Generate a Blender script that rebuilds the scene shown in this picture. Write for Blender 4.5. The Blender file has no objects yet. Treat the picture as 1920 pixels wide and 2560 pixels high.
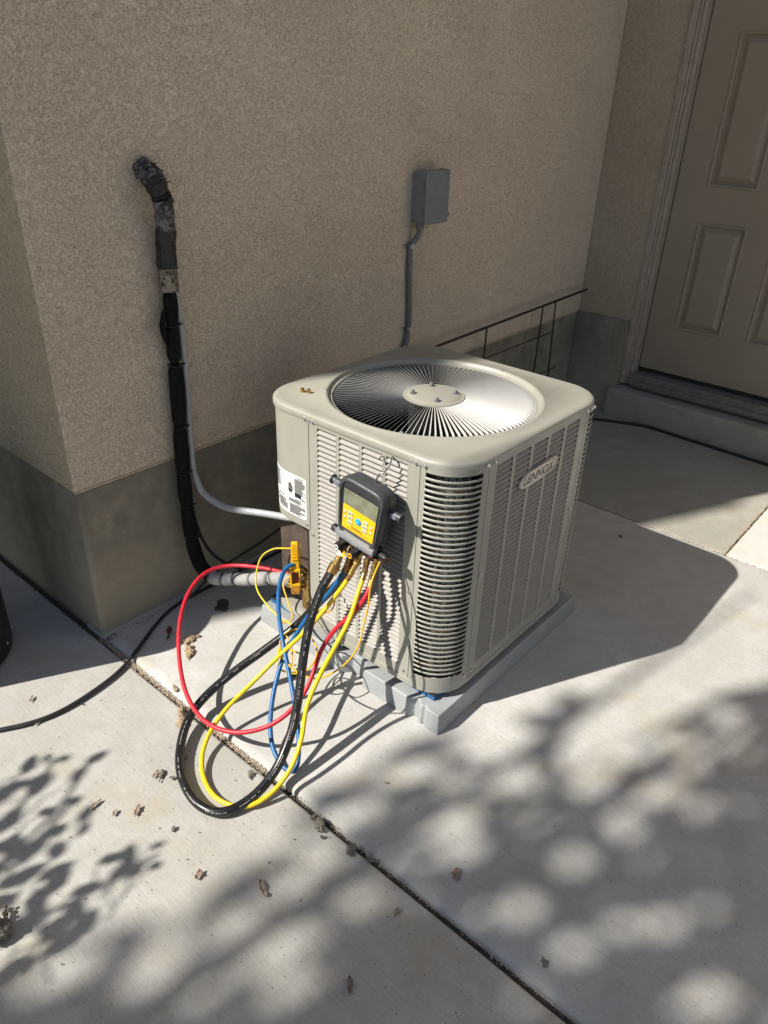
import bpy, bmesh, math, random
from mathutils import Vector, Matrix, Quaternion, noise
R = math.radians
PI = math.pi
random.seed(7)
S = bpy.context.scene
COL = S.collection

# ------------------------------------------------------------------ camera
cam_d = bpy.data.cameras.new('camera'); cam = bpy.data.objects.new('camera', cam_d); COL.objects.link(cam)
yaw, pitch, roll = 0.8722, -0.5172, 0.0359
fwd = Vector((math.sin(yaw)*math.cos(pitch), math.cos(yaw)*math.cos(pitch), math.sin(pitch)))
rt = Vector((math.cos(yaw), -math.sin(yaw), 0)); up = rt.cross(fwd)
r2 = rt*math.cos(roll)+up*math.sin(roll); u2 = -rt*math.sin(roll)+up*math.cos(roll)
cam.matrix_world = Matrix(((r2.x,u2.x,-fwd.x,-0.8474),(r2.y,u2.y,-fwd.y,-1.8543),(r2.z,u2.z,-fwd.z,1.5371),(0,0,0,1)))
cam_d.sensor_fit = 'HORIZONTAL'; cam_d.sensor_width = 36; cam_d.lens = 1866.65/1920*36
cam_d.clip_start = 0.02; cam_d.clip_end = 500
S.camera = cam
S.render.resolution_x = 768; S.render.resolution_y = 1024

# ------------------------------------------------------------------ light
SUN = Vector((0.74, -0.362, -0.79)).normalized()       # the way the light travels
el = math.asin(-SUN.z); az = math.atan2(-SUN.x, -SUN.y)
w = bpy.data.worlds.new("World"); S.world = w; w.use_nodes = True
nt = w.node_tree; bg = nt.nodes['Background']
sky = nt.nodes.new('ShaderNodeTexSky'); sky.sky_type = 'NISHITA'; sky.sun_disc = False
sky.sun_elevation = el; sky.sun_rotation = az
nt.links.new(sky.outputs[0], bg.inputs[0]); bg.inputs[1].default_value = 0.06
sd = bpy.data.lights.new('sun', 'SUN'); sd.energy = 5.0; sd.angle = R(0.53); sd.color = (1.0, 0.95, 0.86)
sun = bpy.data.objects.new('sun', sd); COL.objects.link(sun)
sun.rotation_euler = SUN.to_track_quat('-Z', 'Y').to_euler(); sun.location = (-6, 3, 8)
S.view_settings.view_transform = 'Standard'; S.view_settings.look = 'None'
S.view_settings.gamma = 1; S.view_settings.use_curve_mapping = False
S.view_settings.exposure = 0.62
S.render.engine = 'CYCLES'
S.cycles.max_bounces = 8; S.cycles.diffuse_bounces = 5

# ------------------------------------------------------------------ materials
class NG:
    def __init__(s, name):
        s.m = bpy.data.materials.new(name); s.m.use_nodes = True
        s.t = s.m.node_tree; s.p = s.t.nodes['Principled BSDF']
    def n(s, typ, **kw):
        nd = s.t.nodes.new('ShaderNode'+typ)
        for k, v in kw.items():
            if k.startswith('i_'): nd.inputs[k[2:].replace('_', ' ')].default_value = v
            elif k.startswith('x'): nd.inputs[int(k[1:])].default_value = v
            else: setattr(nd, k, v)
        return nd
    def l(s, a, b): s.t.links.new(a, b)
    def pos(s, scale=None, rot=None):
        g = s.n('NewGeometry'); o = g.outputs['Position']
        if scale or rot:
            mp = s.n('Mapping'); s.l(o, mp.inputs[0])
            if scale: mp.inputs['Scale'].default_value = scale
            if rot: mp.inputs['Rotation'].default_value = rot
            o = mp.outputs[0]
        return o
    def noise(s, vec, scale, detail=3, rough=.5, dist=0):
        nd = s.n('TexNoise'); nd.inputs['Scale'].default_value = scale; nd.inputs['Detail'].default_value = detail
        nd.inputs['Roughness'].default_value = rough; nd.inputs['Distortion'].default_value = dist
        s.l(vec, nd.inputs['Vector']); return nd.outputs['Fac']
    def ramp(s, fac, stops, interp='LINEAR'):
        nd = s.n('ValToRGB'); cr = nd.color_ramp; cr.interpolation = interp
        while len(cr.elements) < len(stops): cr.elements.new(.5)
        for e, (p, c) in zip(cr.elements, stops):
            e.position = p; e.color = (c, c, c, 1) if isinstance(c, (int, float)) else (*c, 1)
        s.l(fac, nd.inputs[0]); return nd.outputs[0]
    def mix(s, fac, a, b, mode='MIX'):
        nd = s.n('Mix'); nd.data_type = 'RGBA'; nd.blend_type = mode
        for inp, v in ((nd.inputs[0], fac), (nd.inputs[6], a), (nd.inputs[7], b)):
            if hasattr(v, 'links') or hasattr(v, 'is_linked'): s.l(v, inp)
            elif isinstance(v, (int, float)): inp.default_value = v if inp == nd.inputs[0] else (v, v, v, 1)
            else: inp.default_value = (*v, 1)
        return nd.outputs[2]
    def math(s, op, a, b=0):
        nd = s.n('Math', operation=op)
        for i, v in enumerate((a, b)):
            if isinstance(v, (int, float)): nd.inputs[i].default_value = v
            else: s.l(v, nd.inputs[i])
        return nd.outputs[0]
    def bump(s, h, strength, dist, prev=None):
        nd = s.n('Bump'); nd.inputs['Strength'].default_value = strength; nd.inputs['Distance'].default_value = dist
        s.l(h, nd.inputs['Height'])
        if prev: s.l(prev, nd.inputs['Normal'])
        return nd.outputs[0]
    def out(s, col=None, rough=None, normal=None, metal=None):
        if col is not None:
            if isinstance(col, tuple): s.p.inputs['Base Color'].default_value = (*col, 1)
            else: s.l(col, s.p.inputs['Base Color'])
        if rough is not None:
            if isinstance(rough, (int, float)): s.p.inputs['Roughness'].default_value = rough
            else: s.l(rough, s.p.inputs['Roughness'])
        if normal is not None: s.l(normal, s.p.inputs['Normal'])
        if metal is not None: s.p.inputs['Metallic'].default_value = metal
        return s.m

def simple(name, col, rough=.5, metal=0, var=.12, vscale=40, bump=0, bscale=300, spec=None):
    g = NG(name); P = g.pos()
    f = g.noise(P, vscale, 4, .6)
    lo = tuple(c*(1-var) for c in col); hi = tuple(min(1, c*(1+var)) for c in col)
    c = g.mix(g.ramp(f, [(.3, 0), (.7, 1)]), lo, hi)
    r = g.ramp(g.noise(P, vscale*2.3, 3), [(.3, max(0, rough-.07)), (.7, min(1, rough+.07))])
    nrm = g.bump(g.noise(P, bscale, 2), bump, .001) if bump else None
    if spec is not None: g.p.inputs['Specular IOR Level'].default_value = spec
    return g.out(c, r, nrm, metal)

def concrete(name, base, tint=(1, 1, 1), streak=0.0):
    g = NG(name); P = g.pos()
    c = tuple(base*t for t in tint)
    big = g.noise(P, 2.2, 5, .6, .3); med = g.noise(P, 14, 5, .65)
    fine = g.noise(P, 260, 3, .7)
    st = g.noise(g.pos((300, 14, 60), (0, 0, R(-38)+streak)), 1.0, 3, .6)
    col = g.mix(g.ramp(big, [(.32, 0), (.68, 1)]), tuple(k*.86 for k in c), tuple(k*1.07 for k in c))
    col = g.mix(g.ramp(med, [(.35, .55), (.6, 0)]), col, tuple(k*.84*t for k, t in zip(c, (1.0, .97, .9))))
    col = g.mix(.5, col, g.ramp(fine, [(.25, .66), (.5, .98), (.8, 1.12)]), 'MULTIPLY')
    col = g.mix(.55, col, g.ramp(st, [(.3, .8), (.52, 1.0), (.75, 1.07)]), 'MULTIPLY')
    # rusty tan stains
    stn = g.ramp(g.noise(P, 4.1, 6, .66, .5), [(.54, 0), (.70, .6)])
    col = g.mix(stn, col, tuple(k*t for k, t in zip(c, (.82, .72, .55))))
    gr = g.ramp(g.noise(P, 1.3, 7, .7, .8), [(.50, 0), (.62, .28)])
    col = g.mix(gr, col, tuple(k*t for k, t in zip(c, (.72, .72, .70))))
    # small pits
    v = g.n('TexVoronoi'); v.inputs['Scale'].default_value = 62; g.l(P, v.inputs['Vector'])
    gate = g.ramp(g.noise(P, 23, 2), [(.5, 0), (.56, 1)])
    pit = g.math('MULTIPLY', g.ramp(v.outputs['Distance'], [(.06, 1), (.13, 0)]), gate)
    col = g.mix(g.math('MULTIPLY', pit, .8), col, tuple(k*.2 for k in c))
    h = g.mix(.6, fine, st); n1 = g.bump(h, .5, .0012)
    n2 = g.bump(g.math('SUBTRACT', 1, pit), .6, .002, n1)
    n3 = g.bump(med, .25, .004, n2)
    return g.out(col, .85, n3)

def stucco(name, base, bs=1.0, amp=1.0):
    g = NG(name); P = g.pos()
    d = g.n('TexNoise'); d.inputs['Scale'].default_value = 45; d.inputs['Detail'].default_value = 2; g.l(P, d.inputs['Vector'])
    vm = g.n('VectorMath', operation='MULTIPLY_ADD'); g.l(d.outputs['Color'], vm.inputs[0]); vm.inputs[1].default_value = (.028, .028, .028); g.l(P, vm.inputs[2])
    W = vm.outputs[0]
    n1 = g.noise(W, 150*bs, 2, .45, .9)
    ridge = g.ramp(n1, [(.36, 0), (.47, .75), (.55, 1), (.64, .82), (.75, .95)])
    n2 = g.noise(P, 420*bs, 2, .6)
    patch = g.noise(P, 1.7, 6, .62, .6)
    c = g.mix(g.ramp(patch, [(.3, 0), (.7, 1)]), tuple(k*.9 for k in base), tuple(k*1.08 for k in base))
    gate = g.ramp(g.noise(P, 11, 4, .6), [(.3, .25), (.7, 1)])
    c = g.mix(g.math('MULTIPLY', g.ramp(n1, [(.36, .85), (.46, 0)]), gate), c, tuple(k*.5 for k in base))  # occlusion in the stucco grooves painted into the colour
    c = g.mix(.35, c, g.ramp(n2, [(.3, .8), (.7, 1.12)]), 'MULTIPLY')
    h = g.mix(.25, ridge, n2)
    n = g.bump(h, .9*amp, .003)
    return g.out(c, .92, n)

M = {}
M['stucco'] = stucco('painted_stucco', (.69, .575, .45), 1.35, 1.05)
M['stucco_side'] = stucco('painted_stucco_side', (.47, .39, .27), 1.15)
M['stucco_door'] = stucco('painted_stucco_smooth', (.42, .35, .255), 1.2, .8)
def foundation_mat():
    g = NG('parged_foundation'); P = g.pos()
    b = (.17, .15, .115)
    big = g.noise(P, 3.2, 6, .6, .6); med = g.noise(P, 16, 4, .6); fine = g.noise(P, 330, 2, .6)
    c = g.mix(g.ramp(big, [(.3, 0), (.7, 1)]), (.165, .155, .125), (.34, .30, .225))
    c = g.mix(g.ramp(med, [(.35, .5), (.65, 0)]), c, (.12, .11, .09))
    # splash dirt and lime above the slab
    sep = g.n('SeparateXYZ'); g.l(P, sep.inputs[0])
    zz = g.math('ADD', sep.outputs[2], g.math('MULTIPLY', g.math('SUBTRACT', big, .5), .3))
    c = g.mix(g.ramp(zz, [(.02, .85), (.34, 0)]), c, (.42, .365, .26))
    c = g.mix(.4, c, g.ramp(fine, [(.3, .75), (.7, 1.15)]), 'MULTIPLY')
    n = g.bump(g.mix(.4, fine, g.noise(P, 120, 3, .6)), .6, .0015)
    return g.out(c, .9, n)
M['found'] = foundation_mat()
M['slab_a'] = concrete('concrete_left', .50, (1.0, .98, .92))
M['slab_b'] = concrete('concrete_main', .50, (1.0, .985, .945), .05)
M['slab_c'] = concrete('concrete_old', .34, (1.0, .965, .84), .4)
M['slab_d'] = concrete('concrete_pale', .56, (1.0, .98, .93), .2)
M['step'] = concrete('concrete_step', .36, (1, .95, .84), .9)
M['soil'] = simple('joint_soil', (.07, .06, .048), .95, var=.5, vscale=90, bump=.6)
M['dirt'] = simple('yard_gravel', (.24, .22, .19), .95, var=.4, vscale=6, bump=.5)
M['sand'] = simple('sandy_dirt', (.50, .39, .28), .95, var=.3, vscale=160, bump=.8)
M['paint'] = simple('unit_paint', (.305, .298, .256), .42, var=.055, vscale=7, bump=.05, bscale=900)
M['paint_slat'] = simple('unit_paint_slat', (.275, .258, .235), .55, var=.04, vscale=20)
M['grille'] = simple('grille_paint', (.40, .39, .375), .5, var=.04)
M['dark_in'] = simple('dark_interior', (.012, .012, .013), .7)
M['recess'] = simple('recess_shade_paint', (.075, .058, .045), .6, var=.3)  # dark brown carries the shade inside the valve recess
M['seam'] = simple('seam_shadow', (.02, .018, .017), .8)
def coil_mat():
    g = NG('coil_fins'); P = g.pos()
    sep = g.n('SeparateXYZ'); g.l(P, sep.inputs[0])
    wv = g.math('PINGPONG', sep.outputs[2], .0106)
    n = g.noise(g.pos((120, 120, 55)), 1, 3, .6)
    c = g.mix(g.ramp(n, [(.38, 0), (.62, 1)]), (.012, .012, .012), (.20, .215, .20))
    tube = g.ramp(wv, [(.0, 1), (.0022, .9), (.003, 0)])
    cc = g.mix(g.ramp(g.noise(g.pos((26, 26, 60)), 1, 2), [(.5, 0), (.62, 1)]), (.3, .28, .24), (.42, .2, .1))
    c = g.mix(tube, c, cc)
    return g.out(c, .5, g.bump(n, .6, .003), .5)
M['coil'] = coil_mat()
M['fan'] = simple('fan_blade', (.05, .045, .06), .35, .4)
M['pad'] = simple('pad_plastic', (.30, .315, .32), .5, var=.1, vscale=12, bump=.25, bscale=500)
M['blue'] = simple('blue_foam', (.01, .10, .27), .7, var=.2)
M['rubber'] = simple('black_rubber', (.018, .018, .018), .75, var=.3)
M['foam'] = simple('black_foam', (.008, .008, .008), .9, var=.35, vscale=70, bump=.4, bscale=500, spec=.2)
M['greyfoam'] = simple('grey_foam', (.30, .30, .295), .85, var=.14, vscale=90, bump=.5, bscale=400)
def tape_mat(name, a, b, rough, metal=0, sc=60):
    g = NG(name); P = g.pos()
    n = g.noise(P, sc, 4, .55, 1.6)
    c = g.mix(g.ramp(n, [(.42, 0), (.56, 1)]), a, b)
    return g.out(c, rough, g.bump(n, .9, .006), metal)
M['tape'] = tape_mat('black_tape', (.007, .007, .008), (.016, .016, .02), .38)
M['oldtape'] = tape_mat('dusty_tape', (.015, .015, .02), (.14, .137, .145), .55, sc=45)
M['foil'] = tape_mat('worn_foil_tape', (.03, .025, .02), (.27, .245, .2), .38, .5)
M['conduit'] = simple('grey_conduit', (.36, .37, .38), .45, var=.08)
M['box'] = simple('grey_box_paint', (.17, .185, .192), .45, var=.07, vscale=25, bump=.05)
M['pipegrey'] = simple('grey_conduit_dark', (.14, .145, .15), .5, var=.1)
M['galv'] = simple('galvanised', (.5, .5, .5), .35, .9, var=.2)
M['chrome'] = simple('bright_wire', (.6, .6, .62), .22, 1)
M['screw'] = simple('screw_steel', (.62, .62, .62), .3, .8)
M['brass'] = simple('brass', (.52, .34, .11), .3, 1, var=.25, vscale=120)
M['brass_old'] = simple('tarnished_brass', (.34, .22, .09), .42, 1, var=.35, vscale=150)
M['iron'] = simple('black_iron', (.012, .012, .013), .6, var=.4)
M['yellow'] = simple('yellow_hose', (.74, .53, .012), .42, var=.16, vscale=55, bump=.1)
M['red'] = simple('red_hose', (.54, .014, .03), .42, var=.18, vscale=55, bump=.1)
M['bluehose'] = simple('blue_hose', (.008, .10, .27), .42, var=.22, vscale=55, bump=.1)
M['blackhose'] = simple('black_hose', (.012, .012, .013), .3, var=.25, bump=.15, bscale=260)
M['blackhose2'] = simple('black_hose_matt', (.02, .02, .021), .5, var=.3, bump=.2, bscale=260)
M['wire'] = simple('orange_yellow_wire', (.72, .39, .01), .4, var=.06)
M['clampyel'] = simple('yellow_clamp_plastic', (.86, .45, .006), .42, var=.04)
M['clamptan'] = simple('amber_plastic', (.62, .27, .03), .45, var=.06)
M['clampred'] = simple('dark_orange_jaw', (.25, .035, .008), .5, var=.4, vscale=200)
M['meter'] = simple('charcoal_rubber', (.045, .048, .052), .42, var=.12, bump=.15, bscale=700)
M['meter2'] = simple('black_plastic', (.012, .012, .014), .4, var=.2)
M['metersilver'] = simple('grey_plastic', (.36, .37, .38), .32, .5, var=.15, vscale=300)
def lcd_mat():
    g = NG('lcd_glass'); P = g.pos()
    n = g.noise(P, 38, 5, .65)
    c = g.mix(g.ramp(n, [(.4, 0), (.66, 1)]), (.20, .21, .145), (.135, .14, .085))
    return g.out(c, .22)
M['lcd'] = lcd_mat()
M['faceyel'] = simple('yellow_faceplate', (.83, .45, .006), .45, var=.03)
M['button'] = simple('pale_button', (.55, .52, .42), .5)
M['bluebtn'] = simple('blue_button', (.005, .30, .66), .4)
M['ink'] = simple('black_ink', (.015, .015, .02), .6)
M['greyink'] = simple('grey_ink', (.16, .16, .2), .6)
M['sticker'] = simple('white_sticker', (.78, .78, .76), .5, var=.02)
M['white'] = simple('white_plastic', (.75, .75, .73), .4)
M['badge'] = simple('badge_metal', (.50, .47, .43), .38, .35, var=.05)
M['badgeink'] = simple('badge_letters', (.06, .05, .045), .5)
M['badgeswoosh'] = simple('badge_swoosh', (.20, .12, .09), .5)
M['door'] = simple('door_paint', (.27, .225, .165), .5, var=.05, vscale=5, bump=.08, bscale=250)
M['casing'] = simple('casing_paint', (.34, .28, .22), .6, var=.12, vscale=30, bump=.3, bscale=120)
M['crack'] = simple('split_paint_edge', (.52, .46, .42), .7, var=.3, vscale=90)
M['sill'] = simple('dark_threshold', (.15, .145, .135), .6, 0, var=.2)
M['weather'] = simple('black_sweep', (.01, .01, .01), .7)
M['binblack'] = simple('black_bin_plastic', (.015, .017, .02), .5, var=.3)
M['mud'] = simple('dried_mud', (.34, .25, .16), .95, var=.3, vscale=120, bump=.8)
M['mudgrey'] = simple('grey_mud', (.17, .15, .125), .95, var=.35, vscale=140, bump=.8)
M['deadleaf'] = simple('dead_leaf', (.25, .19, .145), .85, var=.4, vscale=90, bump=.4)
M['leafred'] = simple('red_brown_leaf', (.16, .05, .02), .7, var=.3)
M['leafgreen'] = simple('green_leaf', (.06, .13, .02), .6, var=.3)
M['foliage'] = simple('tree_leaf', (.06, .10, .03), .7, var=.3, vscale=3)
M['bark'] = simple('tree_bark', (.10, .08, .06), .9, var=.3, bump=.7, bscale=60)
M['roof'] = simple('roof_shingle', (.08, .075, .07), .9, var=.3)

# ------------------------------------------------------------------ mesh helpers
class MB:
    def __init__(s): s.v = []; s.f = []; s.mi = []; s.mat = 0
    def add(s, vs, fs):
        o = len(s.v); s.v += [tuple(p) for p in vs]
        for f in fs: s.f.append(tuple(i+o for i in f)); s.mi.append(s.mat)
        return s
    def box(s, c, d, rot=None):
        c = Vector(c); vs = []
        for z in (-.5, .5):
            for y in (-.5, .5):
                for x in (-.5, .5):
                    p = Vector((x*d[0], y*d[1], z*d[2]))
                    if rot is not None: p = rot @ p
                    vs.append(c+p)
        return s.add(vs, [(0,2,3,1),(4,5,7,6),(0,1,5,4),(2,6,7,3),(0,4,6,2),(1,3,7,5)])
    def b(s, x0, x1, y0, y1, z0, z1): return s.box(((x0+x1)/2, (y0+y1)/2, (z0+z1)/2), (abs(x1-x0), abs(y1-y0), abs(z1-z0)))
    def loops(s, loops, cap0=True, cap1=True, closed=True):
        n = len(loops[0]); vs = [p for L in loops for p in L]; fs = []
        for k in range(len(loops)-1):
            for i in range(n if closed else n-1):
                j = (i+1) % n
                fs.append((k*n+i, k*n+j, (k+1)*n+j, (k+1)*n+i))
        if cap0: fs.append(tuple(reversed(range(n))))
        if cap1: fs.append(tuple((len(loops)-1)*n+i for i in range(n)))
        return s.add(vs, fs)
    def prism(s, poly, z0, z1, top_scale=None):
        if top_scale is None: top = poly
        else: top = top_scale
        return s.loops([[(x, y, z0) for x, y in poly], [(x, y, z1) for x, y in top]])
    def tube(s, pts, r, n=10, caps=True):
        pts = [Vector(p) for p in pts]; rr = r if isinstance(r, (list, tuple)) else [r]*len(pts)
        t = (pts[1]-pts[0]).normalized(); a = t.orthogonal().normalized(); L = []
        for i, p in enumerate(pts):
            t2 = (pts[min(i+1, len(pts)-1)]-pts[max(i-1, 0)])
            t2 = t2.normalized() if t2.length > 1e-9 else t
            a = (t.rotation_difference(t2) @ a); a = (a-t2*a.dot(t2)).normalized(); b = t2.cross(a); t = t2
            L.append([p+(a*math.cos(2*PI*k/n)+b*math.sin(2*PI*k/n))*rr[i] for k in range(n)])
        return s.loops(L, caps, caps)
    def cyl(s, p0, p1, r0, r1=None, n=14): return s.tube([p0, p1], [r0, r0 if r1 is None else r1], n)
    def lathe(s, prof, n=32, c=(0, 0, 0), axis=None):
        q = Vector((0, 0, 1)).rotation_difference(Vector(axis).normalized()) if axis is not None else Quaternion()
        c = Vector(c)
        L = [[c+q @ Vector((r*math.cos(2*PI*k/n), r*math.sin(2*PI*k/n), z)) for k in range(n)] for r, z in prof]
        return s.loops(L)
    def ball(s, c, r, sx=1, sy=1, sz=1, n=12, m=7):
        prof = [(max(1e-4, math.sin(PI*k/m)), -math.cos(PI*k/m)) for k in range(m+1)]
        L = [[(c[0]+a*r*sx*math.cos(2*PI*k/n), c[1]+a*r*sy*math.sin(2*PI*k/n), c[2]+b_*r*sz) for k in range(n)] for a, b_ in prof]
        return s.loops(L)
    def mesh(s, name, mats, smooth=35):
        me = bpy.data.meshes.new(name); me.from_pydata(s.v, [], s.f)
        for m in (mats if isinstance(mats, (list, tuple)) else [mats]): me.materials.append(m)
        for p, i in zip(me.polygons, s.mi): p.material_index = i
        bm = bmesh.new(); bm.from_mesh(me); bmesh.ops.recalc_face_normals(bm, faces=bm.faces); bm.to_mesh(me); bm.free()
        if smooth:
            me.shade_smooth(); me.set_sharp_from_angle(angle=R(smooth))
        return me
    def build(s, name, mats, parent=None, smooth=35, bevel=0, seg=2):
        return link(name, s.mesh(name, mats, smooth), parent, bevel=bevel, seg=seg)

def link(name, me, parent=None, loc=None, rotz=None, bevel=0, seg=2):
    o = bpy.data.objects.new(name, me); COL.objects.link(o)
    if parent: o.parent = parent
    if loc is not None: o.location = loc
    if rotz is not None: o.rotation_euler = (0, 0, rotz)
    if bevel:
        m = o.modifiers.new('bevel', 'BEVEL'); m.width = bevel; m.segments = seg; m.limit_method = 'ANGLE'; m.angle_limit = R(40)
    return o
def tag(o, label, cat, group=None):
    o['label'] = label; o['category'] = cat
    if group: o['group'] = group
    return o
def thing(name, label, cat, loc=(0, 0, 0), rotz=0, group=None):
    o = bpy.data.objects.new(name, None); COL.objects.link(o); o.location = loc; o.rotation_euler = (0, 0, rotz)
    o.empty_display_size = .05
    return tag(o, label, cat, group)
def struct(o): o['kind'] = 'structure'; return o
def spline(P, n=10):
    P = [Vector(p) for p in P]; out = []
    Q = [P[0]*2-P[1]]+P+[P[-1]*2-P[-2]]
    for i in range(1, len(Q)-2):
        p0, p1, p2, p3 = Q[i-1:i+3]
        for k in range(n):
            t = k/n
            out.append(.5*((2*p1)+(p2-p0)*t+(2*p0-5*p1+4*p2-p3)*t*t+(3*p1-p0-3*p2+p3)*t**3))
    out.append(P[-1]); 
    for _ in range(2):
        out = [out[0]]+[(out[i-1]+out[i]*2+out[i+1])/4 for i in range(1, len(out)-1)]+[out[-1]]
    return out
def text_obj(name, body, size, mat, parent=None, mtx=None, shear=0, extrude=.0004, sx=1, bold=0):
    cu = bpy.data.curves.new(name, 'FONT'); cu.body = body; cu.size = size; cu.extrude = extrude
    cu.align_x = 'CENTER'; cu.align_y = 'CENTER'; cu.shear = shear; cu.offset = bold; cu.resolution_u = 3
    o = bpy.data.objects.new(name, cu); COL.objects.link(o)
    dg = bpy.context.evaluated_depsgraph_get()
    me = bpy.data.meshes.new_from_object(o.evaluated_get(dg)); bpy.data.objects.remove(o)
    me.materials.clear(); me.materials.append(mat)
    for v in me.vertices: v.co.x *= sx
    if mtx is not None: me.transform(mtx)
    return link(name, me, parent)

# ------------------------------------------------------------------ ground
struct(MB().b(-60, 60, -60, 60, -.3, -.12).build('ground', M['dirt'], smooth=0))
pav = struct(MB().b(-5, 5.5, -5, 3.6, -.1, -.018).build('pavement', M['soil'], smooth=0))
def slab(x0, x1, y0, y1, mat, z=0.0, e0=.011):
    # rounded tooled edge of width e0 on the low-x side, finer edges elsewhere
    mb = MB(); sec = [(x0+.003, -.095), (x0+.002, -.03), (x0+.0035, -.013+z), (x0+e0*.22, -.0065+z), (x0+e0*.5, -.0024+z), (x0+e0*.8, -.0005+z), (x0+e0*1.15, z), (x1-.012, z), (x1-.005, z-.002), (x1-.0005, z-.009), (x1, -.03), (x1, -.095)]
    n_ = 60; L = []
    for k in range(n_+1):
        y = y0+(y1-y0)*k/n_; q_ = [(a+(.0016*noise.noise(Vector((a*3, y*9, 1)))+.0008*noise.noise(Vector((a*3, y*41, 4))) if i not in (6, 7) else 0), y, c_) for i, (a, c_) in enumerate(sec)]
        L.append(q_)
    mb.loops(L); return mb.build('concrete_slab', mat, pav, smooth=50)
J = -.009; J2 = 1.8925
slab(-4, J-.005, -4.5, 3.4, M['slab_a'], -.002)
slab(J+.007, J2-.002, -4.5, .1, M['slab_b'], .002, .034)
slab(J2+.004, 5, -1.2836, .2, M['slab_c'], -.001)
slab(J2+.003, 5, -4.5, -1.2936, M['slab_d'], .001)
def grains(name, n, f, mat, label, cat, smin=.0006, smax=.0022):
    mb = MB(); rnd = random.Random(hash(name) % 1000)
    for _ in range(n):
        x, y, z = f(rnd); s_ = rnd.uniform(smin, smax)
        mb.ball((x, y, z), s_, rnd.uniform(.7, 1.6), rnd.uniform(.7, 1.6), rnd.uniform(.4, .8), 5, 3)
    o = mb.build(name, mat, None, smooth=0); o['kind'] = 'stuff'; return tag(o, label, cat)
def fj(r):
    y = r.uniform(-.78, 0) if r.random() < .85 else r.uniform(-1.9, -.78)
    return (J+r.gauss(0, .0028+.006*max(0, noise.noise(Vector((0, y*7, 3)))+.25)) if y > -.78 else J+.002+r.gauss(0, .003), y, -.005+r.random()*.005)
grains('joint_sand', 3000, fj, M['sand'], 'tan sand and grit lying in the joint between the slabs', 'sand', .0004, .0016)
def fj2(r): 
    return (J2+r.gauss(0, .006), r.uniform(-1.6, 0), -.001+r.random()*.003) if r.random() < .6 else (r.uniform(1.9, 3), -1.288+r.gauss(0, .008), r.random()*.002)
grains('joint_grit', 1500, fj2, M['sand'], 'crumbs of grit along the far slab joints past the unit', 'grit')
def fw(r):
    return (r.uniform(-.01, .75), -.012-abs(r.gauss(0, .02)), 0+r.random()*.002) if r.random() < .75 else (-.006-abs(r.gauss(0, .008)), r.uniform(0, .8), .0)
grains('wall_litter', 1800, fw, M['soil'], 'dark soil and litter gathered at the foot of the foundation', 'soil', .0006, .0022)
def fg(r): return (r.uniform(-.7, 2.2), r.uniform(-1.9, 0), .001)
grains('ground_specks', 900, fg, M['soil'], 'tiny dark specks scattered over the concrete', 'specks', .0004, .0016)

# ------------------------------------------------------------------ house
HF = .5134
house = thing('house', 'tan stucco house with bare concrete foundation, a conduit box and a brown side door', 'house')
XR = 2.955
def wallface(name, mat, boxes, bevel=0):
    mb = MB()
    for b_ in boxes: mb.b(*b_)
    return mb.build(name, mat, house, smooth=0, bevel=bevel)
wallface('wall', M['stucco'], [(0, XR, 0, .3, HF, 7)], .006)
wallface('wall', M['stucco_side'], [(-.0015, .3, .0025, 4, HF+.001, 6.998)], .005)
wallface('foundation', M['found'], [(.008, XR, .008, .3, -.1, HF-.002)], .012)
wallface('foundation', M['found'], [(.006, .3, .0105, 4, -.1, HF-.003)], .008)
YS = -.283
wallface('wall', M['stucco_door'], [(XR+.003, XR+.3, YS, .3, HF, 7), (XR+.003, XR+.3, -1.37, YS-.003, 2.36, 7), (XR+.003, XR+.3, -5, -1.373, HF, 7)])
wallface('foundation', M['found'], [(XR+.012, XR+.3, YS, .3, -.1, HF-.002), (XR+.012, XR+.3, -5, -1.373, -.1, HF-.002)])
wallface('roof', M['roof'], [(0, 6, 0, 4, 7.003, 7.1), (XR, 6, -5, -.003, 7.003, 7.1)])
# stucco drip edge of pale mortar under the main wall
mbd = MB(); mbd.b(.004, XR-.004, .0035, .02, HF-.007, HF-.001); mbd.build('drip_edge', M['sand'], house, smooth=0)
# casing of two boards with split paint
cas = bpy.data.objects.new('door_casing', None); COL.objects.link(cas); cas.parent = house
def cboard(y0, y1, x0, z0=.165, z1=2.34): return MB().b(x0, XR+.2, y0, y1, z0, z1).build('casing_board', M['casing'], cas, smooth=0, bevel=.003)
cboard(YS-.031, YS, 2.995); cboard(YS-.043, YS-.032, 3.004); cboard(YS-.064, YS-.044, 3.012)
cboard(YS-.068, YS-.0645, 3.03)
MB().b(3.0, XR+.2, -1.37, YS-.07, 2.305, 2.355).build('casing_board', M['casing'], cas, smooth=0, bevel=.003)
mb = MB(); rnd = random.Random(5)
for k in range(34):
    z0 = rnd.uniform(.22, 1.75); L = rnd.uniform(.03, .16)
    y = rnd.choice([YS-.004, YS-.012, YS-.026, YS-.0295, YS-.038]); xx = 2.9945 if y > YS-.0305 else 3.0035
    pts = [(xx, y+rnd.gauss(0, .0012), z0+L*t/5) for t in range(6)]
    mb.tube(pts, [.0003]+[rnd.uniform(.0005, .0013) for _ in range(4)]+[.0003], 5)
    if rnd.random() < .35:
        mb.tube([(2.9945, YS-.004, z0), (2.9945, YS-.016, z0+rnd.uniform(-.004, .004)), (2.9945, YS-.028, z0)], .001, 5)
o = mb.build('split_paint', M['crack'], cas, smooth=0)
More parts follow.
